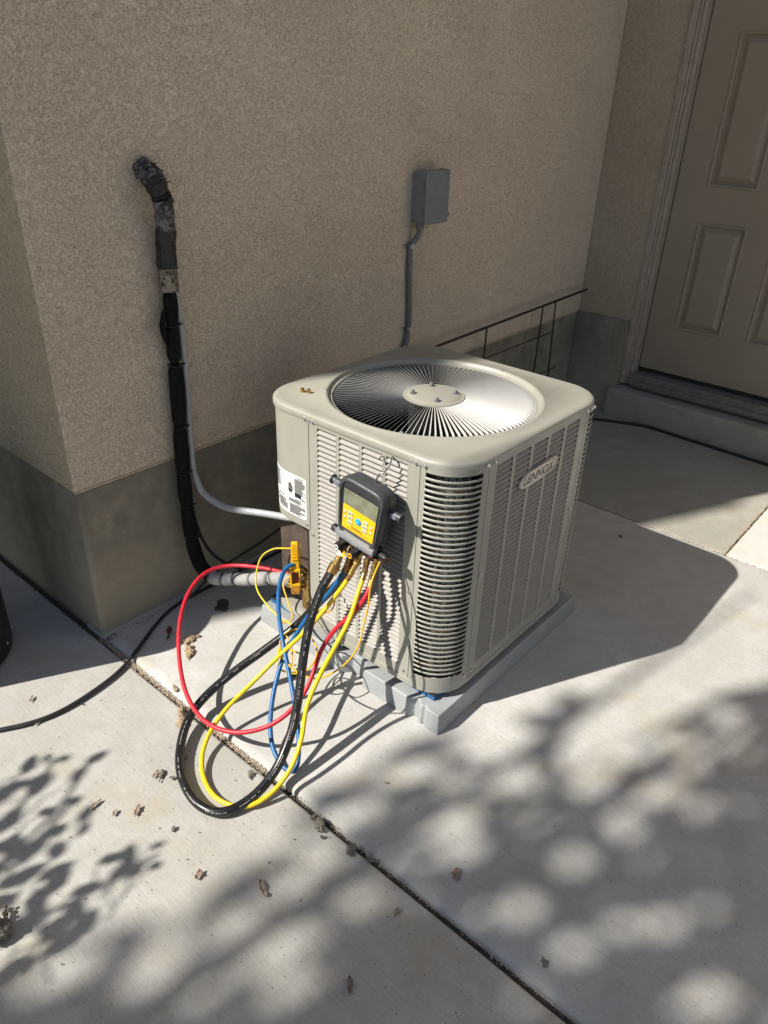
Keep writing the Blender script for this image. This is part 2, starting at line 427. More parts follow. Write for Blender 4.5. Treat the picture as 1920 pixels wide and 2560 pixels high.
# door
DX = 3.05; DY0, DY1 = -.357, -1.275; DZ0, DZ1 = .262, 2.30
door = MB()
cols = [(-.505, -.727), (-.862, -1.084)]; rows = [(.503, 1.012), (1.182, 1.79), (1.92, 2.16)]
ys = [DY0, cols[0][0], cols[0][1], cols[1][0], cols[1][1], DY1]; zs = [DZ0]+[z for r_ in rows for z in r_]+[DZ1]
def isopen(i, j): return i in (1, 3) and j in (1, 3, 5)
for i in range(5):
    for j in range(len(zs)-1):
        if not isopen(i, j): door.b(DX, DX+.04, ys[i+1], ys[i], zs[j], zs[j+1])
dm = door.mesh('door', M['door'], 0)
bm = bmesh.new(); bm.from_mesh(dm); bmesh.ops.remove_doubles(bm, verts=bm.verts, dist=1e-5)
dup_ = {}
for f in list(bm.faces):
    k = tuple(sorted(v.index for v in f.verts)); dup_.setdefault(k, []).append(f)
kill = [f for fs in dup_.values() if len(fs) > 1 for f in fs]
bmesh.ops.delete(bm, geom=kill, context='FACES'); bm.to_mesh(dm); bm.free()
dob = link('door', dm, house)
for (ya, yb) in cols:
    for (za, zb) in rows:
        mb = MB()
        def rect(i, x): return [(x, ya-i, za+i), (x, yb+i, za+i), (x, yb+i, zb-i), (x, ya-i, zb-i)]
        mb.loops([rect(-.006, DX-.0005), rect(-.004, DX-.004), rect(0, DX-.0055), rect(.006, DX-.003), rect(.012, DX+.012), rect(.017, DX+.012), rect(.04, DX-.001), rect(.043, DX-.0015)], False, True)
        mb.build('door_panel', M['door'], dob, smooth=0)
MB().ball((DX-.05, -1.2, 1.16), .028).build('door_knob', M['galv'], dob)
MB().b(DX-.004, DX+.03, DY1, DY0, .243, .258).build('door_sweep', M['weather'], house, smooth=0)
mb = MB(); mb.b(2.985, 3.09, -1.3, YS-.0695, .19, .236).b(2.975, 2.985, -1.3, YS-.0695, .172, .2)
mb.build('threshold', M['sill'], house, smooth=0, bevel=.003)
MB().b(3.0, 3.2, -1.3, YS-.07, .156, .188).build('threshold_block', M['sill'], house, smooth=0)
# concrete step
stp = MB(); stp.b(2.91, 3.2, -1.9, -.256, -.09, .15)
tag(stp.build('concrete_step', M['step'], None, smooth=0, bevel=.012), 'low grey concrete step below the brown side door', 'step')

# ------------------------------------------------------------------ unseen building added outside the picture to cast shade
nb = thing('shade_building', 'unseen tan stucco block added off to the left to shade the house corner', 'building')
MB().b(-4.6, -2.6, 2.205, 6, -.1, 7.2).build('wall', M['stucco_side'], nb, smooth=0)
MB().b(-4.6, -2.6, 2.205, 6, 7.203, 7.4).build('roof', M['roof'], nb, smooth=0)

# ------------------------------------------------------------------ condensing unit
CX, CY = .773, -.66; H = .36
unit = thing('condensing_unit', 'beige louvered outdoor air conditioner on a grey plastic pad', 'air conditioner', (CX, CY, 0))
ZB, ZT = .112, .770
ROWS = 41; PIT = .015; Z0 = .1425
def slat_mesh(width, name):
    prof = [(.0062, .0094), (-.0003, .0030), (-.0012, .0002), (-.0004, .0), (.0007, .0027), (.0070, .0090)]
    L = [[(-H+a, y, z) for a, z in prof] for y in (-width/2, width/2)]
    mb = MB(); mb.loops(L); return mb.mesh(name, M['paint_slat'], 0)
def louver_face(rotz, ya, yb, yc0, ncol, pitch, width, nindiv, parent_name='louver_panel'):
    """panel on the local -x side from y=ya to y=yb (ya<yb), columns from yc0 downwards"""
    mb = MB(); t = .0016; e0, e1 = -H, -H+t
    ztop = Z0+ROWS*PIT
    mb.b(e0, e1, ya, yb, ZB, Z0); mb.b(e0, e1, ya, yb, ztop, ZT+.01)
    ed = [yb]
    for c in range(ncol): ed += [yc0-c*pitch, yc0-c*pitch-width]
    ed.append(ya)
    for k in range(0, len(ed), 2): mb.b(e0, e1, ed[k+1], ed[k], Z0, ztop)
    # returns of the panel edges
    mb.b(e0+.0003, e0+.002, ya-.0006, ya+.0006, ZB, ZT); mb.b(e0+.0003, e0+.002, yb-.0006, yb+.0006, ZB, ZT)
    p = mb.build(parent_name, M['paint'], unit, smooth=0); p.rotation_euler = (0, 0, rotz)
    me = slat_mesh(width+.002, 'slat'); cnt = 0; rest = MB()
    for c in range(ncol):
        for r_ in range(ROWS):
            y = yc0-c*pitch-width/2; z = Z0+r_*PIT
            if cnt < nindiv: link('slat', me, p, (0, y, z))
            else:
                L = [[(v.co.x, v.co.y+y, v.co.z+z) for v in me.vertices][k:k+6] for k in (0, 6)]
                rest.loops(L)
            cnt += 1
    if rest.v:
        o = rest.build('slats', M['paint_slat'], p, smooth=0); o['kind'] = 'stuff'
    return p
LY = lambda wy: wy-CY
pg = louver_face(0, LY(-.9015), LY(-.5265), LY(-.557), 4, .0797, .0685, 999)
# badge side: local -x side rotated by +90 degrees becomes the -y side; y_local -> x_world = CX - y_local
pl = louver_face(PI/2, CX-1.0145, CX-.5315, CX-.563, 5, .0855, .0715, 123)

RC = .105
def corner_path(n=20, off=0, ext=.117):
    pts = [(-H-off, -H+ext)]
    for k in range(n+1):
        a = PI+PI/2*k/n; pts.append((-H+RC+(RC+off)*math.cos(a), -H+RC+(RC+off)*math.sin(a)))
    pts.append((-H+ext, -H-off)); return pts
def sub_path(a, b, n, off):
    base = corner_path(24, 0); d = [0]
    for p, q in zip(base, base[1:]): d.append(d[-1]+math.dist(p, q))
    T = d[-1]; out = []
    for i in range(n+1):
        s_ = (a+(b-a)*i/n)*T; k = 0
        while k < len(base)-2 and d[k+1] < s_: k += 1
        t = (s_-d[k])/(d[k+1]-d[k]); p = Vector(base[k]).lerp(Vector(base[k+1]), t)
        if p.x > -H+RC: nrm = Vector((0, -1))
        elif p.y > -H+RC: nrm = Vector((-1, 0))
        else: nrm = (p-Vector((-H+RC, -H+RC))).normalized()
        out.append(p+nrm*off)
    return out
def strip(mb, a, b, n, offs, zs_):
    """closed ring of (off,z) pairs swept along the corner path"""
    P = [sub_path(a, b, n, o_) for o_ in offs]
    L = [[(P[k][i].x, P[k][i].y, zs_[k]) for k in range(len(offs))] for i in range(n+1)]
    mb.loops(L)
def corner_panel(rot):
    mb = MB(); g_ = .006; A, B = .085, .875
    def band(a, b, z0, z1, n): strip(mb, a, b, n, [0, 0, -.0016, -.0016], [z0, z1, z1, z0])
    band(g_, 1-g_, ZB-.004, .1415, 30); band(g_, 1-g_, .757, ZT+.006, 30)
    band(g_, A, .1415, .757, 4); band(B, 1-g_, .1415, .757, 4)
    p = mb.build('corner_panel', M['paint'], unit, smooth=50); p.rotation_euler = (0, 0, rot)
    NB = 39; pt = (.757-.1415)/(NB+1)
    bb = MB(); hh = .0034
    offs = [0.0, .0012, .0018, .0012, 0, -.0022]; zs_ = [-hh, -hh*.6, 0, hh*.6, hh, 0]
    strip(bb, A-.004, B+.004, 26, offs, zs_)
    me = bb.mesh('corner_slat', M['paint'], 50)
    for k in range(NB): link('corner_slat', me, p, (0, 0, .1415+pt*(k+1)))
    # round ends that close each slot
    return p
corner_panel(0); corner_panel(PI/2)
# near-black plates behind the seams, coloured as the shade in the gaps
mb = MB()
for (y,) in ((LY(-.9020),), (LY(-.5258),)):
    mb.b(-H+.0042, -H+.0052, y-.019, y+.019, ZB, ZT)
mb.build("seam_shade_plate", M["seam"], unit, smooth=0)["kind"] = "stuff"
mb = MB()
mb.b(.5300-CX, .5315-CX, -H+.0056, -H+.031, ZB, ZT+.01); mb.b(-H+.0056, -H+.031, LY(-.9028), LY(-.9013), ZB, ZT+.01)  # added baffles that keep sun from leaking through the corner
for x in (.5308, 1.0153): mb.b(x-CX-.019, x-CX+.019, -H+.0042, -H+.0052, ZB, ZT)
mb.build("seam_shade_plate", M["seam"], unit, smooth=0)["kind"] = "stuff"

HR = .341
def rr(h, r, n, cx=0, cy=0, z=0):
    out = []
    for k in range(n):
        a = 2*PI*k/n; dx, dy = math.cos(a), math.sin(a); lo, hi = 0, h*1.5
        for _ in range(26):
            m = (lo+hi)/2; x, y = abs(dx*m), abs(dy*m)
            if x > h-r and y > h-r: ins = math.hypot(x-(h-r), y-(h-r)) <= r
            else: ins = x <= h and y <= h
            if ins: lo = m
            else: hi = m
        out.append((dx*lo, dy*lo, z))
    return [(x, y*(HR/H) if y > 0 else y, zz) for x, y, zz in out]
FC = (-.012, -.012)
def circ(r, z, n): return [(FC[0]+r*math.cos(2*PI*k/n), FC[1]+r*math.sin(2*PI*k/n), z) for k in range(n)]
N = 160
mb = MB()
mb.loops([rr(H-.002, RC, N, z=ZT), rr(H+.0026, .122, N, z=ZT-.001), rr(H+.0034, .123, N, z=ZT+.001), rr(H+.0034, .123, N, z=ZT+.011), rr(H+.0024, .122, N, z=ZT+.0155), rr(H-.001, .12, N, z=ZT+.019),
          rr(H-.007, .114, N, z=ZT+.0212), rr(H-.016, .106, N, z=ZT+.0218), circ(.312, ZT+.0222, N), circ(.309, ZT+.0245, N), circ(.3045, ZT+.0252, N), circ(.300, ZT+.0235, N), circ(.297, ZT+.017, N), circ(.290, ZT+.013, N), circ(.287, ZT+.0135, N), circ(.2855, ZT+.004, N), circ(.286, ZT-.05, N)], False, False)
top = mb.build('top_cover', M['paint'], unit, smooth=40)
# grille blades
def blade_mesh():
    mb = MB(); L = []
    th = R(48)
    for (r_, zc) in ((.084, .0165), (.092, .0175), (.15, .018), (.21, .0165), (.266, .014), (.277, .0125), (.286, .0085)):
        wd = max(.0022, .0067*(r_/.28)**.9); 
        if r_ > .27: wd *= .7
        tx = math.cos(th)*wd/2; tz = math.sin(th)*wd/2; e = .0007
        L.append([(r_, -tx, zc-tz-e), (r_, tx, zc+tz-e), (r_, tx, zc+tz+e), (r_, -tx, zc-tz+e)])
    mb.loops(L); return mb.mesh('grille_blade', M['grille'], 0)
bme = blade_mesh(); NBL = 112
for k in range(NBL):
    o = link('grille_blade', bme, top, (FC[0], FC[1], ZT-.001), 2*PI*k/NBL)
hub = MB(); hub.lathe([(.0, ZT+.012), (.086, ZT+.012), (.088, ZT+.016), (.087, ZT+.019), (.083, ZT+.0198), (.079, ZT+.0185), (.074, ZT+.0215), (.070, ZT+.023), (.001, ZT+.0235)], 64, (FC[0], FC[1], 0))
hb = hub.build('hub_plate', M['paint'], top, smooth=50)
nut = MB(); nut.lathe([(.0001, 0), (.0085, 0), (.0085, .002), (.0062, .0022), (.0062, .007), (.005, .010), (.002, .0115), (.0001, .0118)], 12)
nme = nut.mesh('acorn_nut', M['pipegrey'], 40)
for dx in (-.043, .043):
    for dy in (-.043, .043): link('acorn_nut', nme, hb, (FC[0]+dx, FC[1]+dy, ZT+.0232))
# inside: fan, motor, coil
mb = MB()
for k in range(3):
    a0 = 2*PI*k/3+.4; L = []
    for i in range(9):
        r_ = .05+.21*i/8
        sp = .9*(1-.25*i/8); L.append([(FC[0]+r_*math.cos(a0+sp*t-.1*i/8), FC[1]+r_*math.sin(a0+sp*t-.1*i/8), .655+.055*t) for t in [q/6 for q in range(7)]])
    vs = [p for q in L for p in q]; fs = [(i*7+j, i*7+j+1, i*7+j+8, i*7+j+7) for i in range(8) for j in range(6)]
    mb.add(vs, fs)
mb.build('fan_blades', M['fan'], unit, smooth=60)
mb = MB(); mb.lathe([(.001, .56), (.06, .56), (.07, .58), (.07, .76), (.055, .78), (.001, .78)], 24, (FC[0], FC[1], 0)); mb.build('fan_motor', M['dark_in'], unit)
def cutring(h, r_, z):
    L = rr(h, r_, 96, z=z); k0 = next(i for i in range(96) if L[i-1][1] > .12 and L[i-1][0] < -.2 and not (L[i][1] > .12 and L[i][0] < -.2))
    L = L[k0:]+L[:k0]; return [p for p in L if not (p[1] > .12 and p[0] < -.2)]
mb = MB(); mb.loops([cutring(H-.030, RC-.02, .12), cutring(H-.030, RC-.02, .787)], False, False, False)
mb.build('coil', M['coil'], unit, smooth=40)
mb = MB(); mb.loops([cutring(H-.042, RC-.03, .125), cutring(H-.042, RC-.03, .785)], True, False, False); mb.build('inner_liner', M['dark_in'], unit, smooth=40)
# base pan
mb = MB(); mb.loops([rr(H-.004, RC, 96, z=.088), rr(H+.0005, RC, 96, z=.090), rr(H+.0005, RC, 96, z=.108), rr(H-.003, RC, 96, z=.110), rr(H-.02, RC-.01, 96, z=.1105)], True, True)
mb.build('base_pan', M['paint'], unit, smooth=40)
# electrical cover at the left rear corner
ZE = .437
def path_l(s_, off):
    """surface point at arc length s_ from the seam going to the rear corner"""
    RL = .125; y0 = LY(-.5245); L1 = (HR-RL)-y0
    if s_ < L1: return Vector((-H-off, y0+s_))
    a = (s_-L1)/RL
    if a < PI/2: return Vector((-H+RL-(RL+off)*math.cos(a), HR-RL+(RL+off)*math.sin(a)))
    return Vector((-H+RL+(s_-L1-RL*PI/2), HR+off))
mb = MB(); n = 36; TOT = .5
L = [[(*path_l(TOT*i/n, o_), z) for o_, z in ((.001, ZE), (.001, ZT+.004), (-.002, ZT+.004), (-.002, ZE))] for i in range(n+1)]
mb.loops(L)
cov = mb.build('wiring_cover', M['paint'], unit, smooth=40)
mb = MB(); ring = [(*path_l(TOT*i/n, -.0), ZE+.002) for i in range(n+1)]+[(-.13, HR-.02, ZE+.002), (-.13, LY(-.525), ZE+.002)]
mb.loops([ring, [(x, y, z-.006) for x, y, z in ring]]); mb.build('cover_bottom', M['paint'], cov, smooth=0)
mb = MB(); mb.b(-H+.0005, -H+.0017, LY(-.5265), LY(-.5195), ZB, ZE-.006); mb.build('corner_post', M['paint'], unit, smooth=0)
# valve recess walls
mb = MB(); mb.b(-H+.05, -H+.052, LY(-.5265), HR-.02, .111, ZE); mb.b(-H+.002, -H+.05, LY(-.5285), LY(-.5265), .111, ZE)
mb.build('valve_recess', M['recess'], unit, smooth=0)
mb = MB(); mb.b(-.12, H-.02, HR-.006, HR-.004, .111, ZT); mb.b(H-.006, H-.004, -H+.11, HR-.1, .111, ZT); mb.build('rear_panel', M['paint'], unit, smooth=0)
# caution sticker on the cover
def patch(mb, s0, s1, z0, z1, off, n=6):
    L = [[(*path_l(s0+(s1-s0)*i/n, off), z) for z in (z0, z1)] for i in range(n+1)]
    vs = [p for q in L for p in q]; mb.add(vs, [(2*i, 2*i+1, 2*i+3, 2*i+2) for i in range(n)])
def poly_on(mb, pts, off):
    mb.add([(*path_l(s_, off), z) for s_, z in pts], [tuple(range(len(pts)))])
SA = .0125; SZ0, SZ1 = .4585, .590; SW = .205
mb = MB()
L = []
nn = 30
for i in range(nn+1):
    s_ = SA+SW*i/nn; e = min(i, nn-i); c_ = .004 if e == 0 else (.001 if e == 1 else 0)
    L.append([(*path_l(s_, .0016), SZ0+c_), (*path_l(s_, .0016), SZ1-c_)])
vs = [p for q in L for p in q]; mb.add(vs, [(2*i, 2*i+1, 2*i+3, 2*i+2) for i in range(nn)])
stk = mb.build('caution_sticker', M['sticker'], cov, smooth=40)
ink = MB(); rnd = random.Random(3)
def lines(s0, s1, z0, z1, n, thick=.72, ragged=.35, mi=0):
    ink.mat = mi
    dz = (z1-z0)/n
    for k in range(n):
        e = s1-(s1-s0)*rnd.uniform(0, ragged)*(rnd.random() < .7)
        za = z1-(k+.5)*dz; patch(ink, s1-(e-s0), s1, za-dz*thick/2, za+dz*thick/2, .0021, 4)
# text runs to the right edge of each block; s grows to the left
def rowblock(sr, sl, z0, z1, n, mi=0, thick=.72, ragged=.35):
    dz = (z1-z0)/n; ink.mat = mi
    for k in range(n):
        cut = (sl-sr)*rnd.uniform(0, ragged) if rnd.random() < .6 else 0
        za = z1-(k+.5)*dz; patch(ink, sr+cut, sl, za-dz*thick/2, za+dz*thick/2, .0021, 4)
rowblock(SA+.004, SA+.047, .531, .578, 13)
ink.mat = 0; patch(ink, SA+.020, SA+.047, .520, .533, .0021, 4); patch(ink, SA+.004, SA+.022, .516, .520, .0021, 2)
rowblock(SA+.004, SA+.072, .500, .511, 4)
rowblock(SA+.004, SA+.070, .463, .494, 9)
rowblock(SA+.078, SA+.125, .468, .500, 8); rowblock(SA+.078, SA+.125, .505, .513, 3, 1)
rowblock(SA+.100, SA+.16, .528, .582, 13, 1); rowblock(SA+.13, SA+.19, .466, .51, 10, 1)
ink.mat = 0; patch(ink, SA+.098, SA+.150, .5265, .5275, .0021, 6)
# shock pictogram: hand and spark
def q(s_, z): return (SA+s_, z)
ink.mat = 0
hx = .066
poly_on(ink, [q(hx-.007, .527), q(hx+.005, .530), q(hx+.0085, .541), q(hx-.008, .541)], .0021)
for k, (o_, t_) in enumerate(((-.0065, .556), (-.003, .560), (.0008, .561), (.0045, .558))):
    poly_on(ink, [q(hx+o_-.0012, .542), q(hx+o_+.0014, .542), q(hx+o_+.0014, t_), q(hx+o_-.0012, t_)], .0021)
poly_on(ink, [q(hx-.0115, .536), q(hx-.009, .536), q(hx-.0085, .549), q(hx-.0105, .549)], .0021)
for a, b_ in (((.089, .568), (.081, .558)), ((.081, .558), (.084, .552)), ((.084, .552), (.078, .545))):
    poly_on(ink, [q(a[0], a[1]), q(a[0]-.0015, a[1]), q(b_[0]-.0015, b_[1]), q(b_[0], b_[1])], .0021)
for (s_, z, k) in ((SA+.044, .5815, .0028), (SA+.056, .5125, .0022), (SA+.056, .4958, .0022)):
    poly_on(ink, [(s_+k*.6, z-k*.5), (s_-k*.6, z-k*.5), (s_, z+k*.6)], .0021)
ink.build('sticker_print', [M['ink'], M['greyink']], stk, smooth=0)
def sticker_text(body, size, yc, z):
    # planar part of the cover faces -x: text x axis -> -y
    m_ = Matrix(((0, 0, -1, -H-.0021), (-1, 0, 0, yc), (0, 1, 0, z), (0, 0, 0, 1)))
    text_obj('sticker_word', body, size, M['ink'], stk, m_, extrude=.0001)
y0 = LY(-.5245)
sticker_text('WARNING', .0062, y0+SA+.024, .5815); sticker_text('WARNING', .0046, y0+SA+.036, .5135); sticker_text('WARNING', .0046, y0+SA+.036, .4965)
# screws
sc = MB(); sc.lathe([(.0001, 0), (.0052, 0), (.0052, .0012), (.0038, .0018), (.0036, .004), (.0001, .0046)], 10)
sme = sc.mesh('screw', M['screw'], 30)
def screw(x, y, z, nrm):
    o = link('screw', sme, unit, (x, y, z)); o.rotation_euler = Vector((0, 0, 1)).rotation_difference(Vector(nrm)).to_euler()
for wy in (-.512, -.541, -.889, -.917): screw(-H-.0034, LY(wy), ZT+.0035, (-1, 0, 0))
for wx in (.517, .544, 1.002, 1.028, 1.045): screw(wx-CX, -H-.0034, ZT+.0035, (0, -1, 0))
for wy, z in ((-.513, .449), (-.535, .425), (-.892, .40), (-.885, .132), (-.918, .125)): screw(-H-.0012, LY(wy), z, (-1, 0, 0))
for wx, z in ((.541, .45), (.515, .128), (.546, .126), (1.006, .46), (.998, .125)): screw(wx-CX, -H-.0012, z, (0, -1, 0))
for a in (2.3, -2.75, -.1, .95): 
    o = link('screw', sme, unit, (FC[0]+(.3045)*math.cos(a), FC[1]+.3045*math.sin(a), ZT+.0248))
# maker badge on the shaded side
bx, bz = .772-CX, .6665
def badge_outline(k):
    # leaf shaped plate: wide oval with two squared-off corners
    pts = []
    a, b_ = .0965*k[0], .0235*k[0]
    for i in range(48):
        t = 2*PI*i/48; e = .62
        c_, s_ = math.cos(t), math.sin(t)
        x = a*math.copysign(abs(c_)**e, c_); y = b_*math.copysign(abs(s_)**.8, s_)
        # blunt lower-left and upper-right
        y += .0045*(x/a)*1.0
        pts.append((x, y))
    return pts
mb = MB(); o1 = badge_outline((1,)); o2 = badge_outline((.965,)); o3 = badge_outline((.9,))
mb.loops([[(x, 0, y) for x, y in o1], [(x, -.004, y) for x, y in o1], [(x, -.0062, y) for x, y in o2], [(x, -.0066, y) for x, y in o3]])
bd = mb.build('maker_badge', M['badge'], unit, smooth=45); bd.location = (bx, -H-.0005, bz)
m_ = Matrix(((1, 0, 0, -.010), (0, 0, -1, -.0068), (0, 1, 0, -.001), (0, 0, 0, 1)))
text_obj('badge_letters', 'LENNOX', .0345, M['badgeink'], bd, m_, shear=.35, extrude=.0004, sx=1.06)
mb = MB()
arc = [(-.008+.094*math.cos(t), .0015+.0205*math.sin(t)+.004*math.cos(t)) for t in [R(110)+(R(-75)-R(110))*i/40 for i in range(41)]]
mb.tube([(x, -.0068, y) for x, y in arc], [.0002+.0011*math.sin(PI*i/40)**.6 for i in range(41)], 6)
mb.build('badge_swoosh', M['badgeswoosh'], bd)

# valve inside the recess (brass)
mb = MB(); vx, vy = .436-CX, LY(-.487)
mb.cyl((vx, vy, .155), (vx, vy, .235), .011, .011, 16); mb.cyl((vx, vy, .225), (vx, vy, .262), .0145, .0145, 6); mb.lathe([(.0001, .262), (.0115, .262), (.0115, .268), (.006, .271), (.0001, .271)], 16, (vx, vy, 0))
mb.cyl((vx-.004, vy, .245), (vx-.028, vy+.0, .268), .006, .0055, 10)
mb.cyl((vx-.002, vy+.01, .2), (vx-.03, vy+.06, .203), .010, .010, 12)
mb.b(vx-.010, vx+.014, vy-.012, vy+.014, .165, .2)
mb.build('service_valve', M['brass'], unit, smooth=35, bevel=.001)
mb = MB(); mb.b(-H+.03, -H+.05, LY(-.52), LY(-.47), .112, .14); mb.cyl((-H+.03, LY(-.47), .12), (-H+.03, LY(-.47), .19), .014, .014, 12); mb.build('liquid_valve', M['brass_old'], unit, smooth=35, bevel=.001)

# ------------------------------------------------------------------ brass caps lying on the cover
for x, y, l_ in ((.5075, -.405, 'small brass valve cap on the unit top, nearer the wall'), (.514, -.423, 'small brass valve cap on the unit top, nearer the fan grille')):
    mb = MB(); mb.lathe([(.0001, 0), (.0068, 0), (.0068, .007), (.005, .0078), (.005, .0118), (.0001, .013)], 6, (x, y, ZT+.0215)); tag(mb.build('brass_cap', M['brass'], None, smooth=20), l_, 'brass cap', 'loose brass caps on top of the unit')

# ------------------------------------------------------------------ pad and feet
def padpoly(e, z):
    # counter clockwise from the near corner, e = inset
    L = [(.388, -1.036), (1.152, -1.036), (1.152, -.300), (.392, -.300)]
    notch = [(-.668, 0), (-.690, .030), (-.735, .030), (-.757, 0)]
    gro = [(-.930, 0), (-.940, .016), (-.956, .016), (-.964, .003), (-.974, .003), (-.978, .008), (-.984, .008), (-.988, 0)]
    pts = [(L[0][0]+e, L[0][1]+e), (L[1][0]-e, L[1][1]+e), (L[2][0]-e, L[2][1]-e), (L[3][0]+e, L[3][1]-e)]
    for y, d in notch+gro: pts.append((.388+d+e, y))
    return [(x, y, z) for x, y in pts]
mb = MB(); mb.loops([padpoly(0, 0.0025), padpoly(.001, .02), padpoly(.006, .067)])
tag(mb.build('equipment_pad', M['pad'], None, smooth=30, bevel=.006, seg=3), 'grey plastic equipment pad lying under the air conditioner', 'pad')
def foot(x, y, l_):
    t = thing('isolation_foot', l_, 'foot', (x, y, .067), 0, 'foam and rubber feet under the unit')
    MB().b(-.042, .042, -.055, .055, .0007, .0145).build('foam_block', M['blue'], t, smooth=0, bevel=.0015)
    mb = MB(); mb.b(-.0425, .0425, -.0555, .0555, .0148, .0175)
    for k in range(9): mb.b(-.042+k*.0098, -.037+k*.0098, -.055, .055, .0172, .0205)
    mb.build('ribbed_top', M['rubber'], t, smooth=0)
foot(.472, -.931, 'blue foam foot with ribbed black top under the near corner of the unit')
foot(1.07, -.94, 'blue foam foot under the far right corner of the unit')
foot(.47, -.37, 'blue foam foot under the unit by the insulated pipe')
foot(1.07, -.37, 'blue foam foot under the rear corner of the unit by the wall')

# ------------------------------------------------------------------ line set
ls = thing('insulated_line_set', 'thick black foam insulated pipe coming out of the stucco wall', 'insulated pipe', (.345, 0, 1.3))
off = Vector((-.345, 0, -1.3))
CP = [(.352, .03, 1.335), (.338, -.022, 1.33), (.342, -.052, 1.300), (.358, -.052, 1.250), (.362, -.044, 1.19), (.361, -.036, 1.12), (.360, -.033, 1.0), (.356, -.03, .86), (.352, -.03, .73), (.345, -.03, .58), (.341, -.03, .46), (.339, -.032, .36), (.337, -.038, .26), (.333, -.055, .20), (.328, -.085, .160), (.326, -.12, .141), (.330, -.155, .133), (.350, -.185, .133), (.366, -.21, .137), (.376, -.27, .160), (.384, -.32, .183), (.398, -.37, .200), (.415, -.41, .206), (.44, -.45, .205)]
SP = [p+off for p in spline(CP, 14)]
def seg_of(i0, i1): return SP[int(i0*14):int(i1*14)+1]
def sleeve(i0, i1, r_, mat, name='foam_sleeve', pinch=True, wob=0, label=None):
    pts = seg_of(i0, i1); n_ = len(pts); rs = []
    rnd_ = random.Random(int(i0*100))
    for k in range(n_):
        e = min(k, n_-1-k)/max(1, n_-1)*2
        f = 1-(.36*math.exp(-e*n_/2.2) if pinch else 0)
        rs.append(r_*f*(1+wob*(rnd_.random()-.5)))
    mb = MB(); mb.tube(pts, rs, 20)
    o_ = mb.build(name, mat, ls, smooth=60)
    if label: o_['label'] = label
    return o_
def crumple(o_, amp, sc_):
    for v in o_.data.vertices:
        v.co += Vector((noise.noise(v.co*sc_), noise.noise(v.co*sc_+Vector((9, 3, 1))), noise.noise(v.co*sc_+Vector((2, 7, 5)))))*amp
crumple(sleeve(0, 1.9, .027, M['oldtape'], 'tape_wrap', False, .25, 'dusty crumpled tape at the wall opening'), .009, 42)
crumple(sleeve(1.5, 2.9, .0265, M['tape'], 'tape_wrap', False, .2, 'ragged black tape'), .008, 50)
crumple(sleeve(2.7, 4.05, .0265, M['oldtape'], 'tape_wrap', False, .05, 'loose greyish black tape'), .004, 40)
crumple(sleeve(4.05, 5.35, .0275, M['tape'], 'tape_wrap', False, .03, 'shiny black tape'), .0025, 40)
crumple(sleeve(5.3, 5.85, .026, M['foil'], 'tape_wrap', False, .02, 'worn silver foil tape'), .002, 45)
# ragged shreds of tape
mb = MB(); rnd = random.Random(11)
for k in range(46):
    c_ = SP[int(rnd.uniform(.6, 2.4)*14)]; d_ = Vector((rnd.gauss(.3, 1), rnd.gauss(-.3, .6), rnd.gauss(.3, .8))).normalized()
    p = c_+d_*.024; e_ = Vector((rnd.gauss(0, 1), rnd.gauss(0, 1), rnd.gauss(0, 1))).normalized()*rnd.uniform(.005, .014)
    t_ = d_.cross(e_).normalized()*rnd.uniform(.002, .005)
    mb.add([p-t_, p+t_, p+e_+t_*.6+d_*.004, p+e_*1.5+d_*.007], [(0, 1, 2, 3)])
mb.build('tape_shreds', M['tape'], ls, smooth=0)['kind'] = 'stuff'
for a, b_ in ((5.85, 6.5), (6.52, 7.35), (7.37, 8.75), (8.77, 9.95), (9.97, 11.1), (11.12, 12.4), (12.42, 15.6)):
    crumple(sleeve(a, b_, .0225 if a > 7 else .0205, M['foam']), .0022, 18)
gs = [(15.62, 16.75), (16.8, 18.1), (18.15, 19.35), (19.4, 20.7), (20.75, 22.4)]
for k, (a, b_) in enumerate(gs): crumple(sleeve(a, b_, .0208, M['greyfoam'], label='light grey foam sleeve'), .0025, 25)
def tie(i, r_, mat=M['rubber'], knob=True):
    k = int(i*14); c_ = SP[k]; t_ = (SP[min(k+1, len(SP)-1)]-SP[k-1]).normalized(); a = t_.orthogonal().normalized(); b_ = t_.cross(a)
    mb = MB(); ring = [c_+(a*math.cos(2*PI*j/20)+b_*math.sin(2*PI*j/20))*r_ for j in range(20)]
    mb.tube(ring+[ring[0]], .0017, 6)
    if knob:
        mb.box(c_+Vector((.8, -.5, .1)).normalized()*r_*1.05, (.009, .007, .006))
        mb.cyl(c_+Vector((.8, -.5, .1)).normalized()*r_, c_+Vector((1.0, -.9, .25)).normalized()*(r_+.012), .0014, .001, 5)
    mb.build('zip_tie', mat, ls)
for i in (6.51, 7.36, 8.76, 9.96, 11.11, 12.41): tie(i, .0205)
for i in (16.78, 18.13, 19.38, 20.73): tie(i, .0180, M['pipegrey'])
tie(15.5, .0195); tie(15.8, .019)
mb = MB(); pts = seg_of(6.2, 6.9); rnd = random.Random(4)
mb.tube([p+Vector((-.026-.008*math.sin(PI*k/(len(pts)-1)), -.004, 0)) for k, p in enumerate(pts)], [.003+.006*math.sin(PI*k/(len(pts)-1)) for k in range(len(pts))], 8)
mb.build('foam_flap', M['foam'], ls)
# thin liquid line sweeping behind
mb = MB(); mb.tube(spline([(.352, -.03, .36), (.362, -.04, .27), (.372, -.06, .205), (.385, -.09, .165), (.4, -.14, .145), (.41, -.2, .15), (.415, -.27, .165), (.43, -.36, .17), (.45, -.45, .165)], 8), .0055, 10)
tag(mb.build('liquid_line', M['rubber'], None), 'thin dark pipe curving beside the thick insulated pipe near the ground', 'pipe')
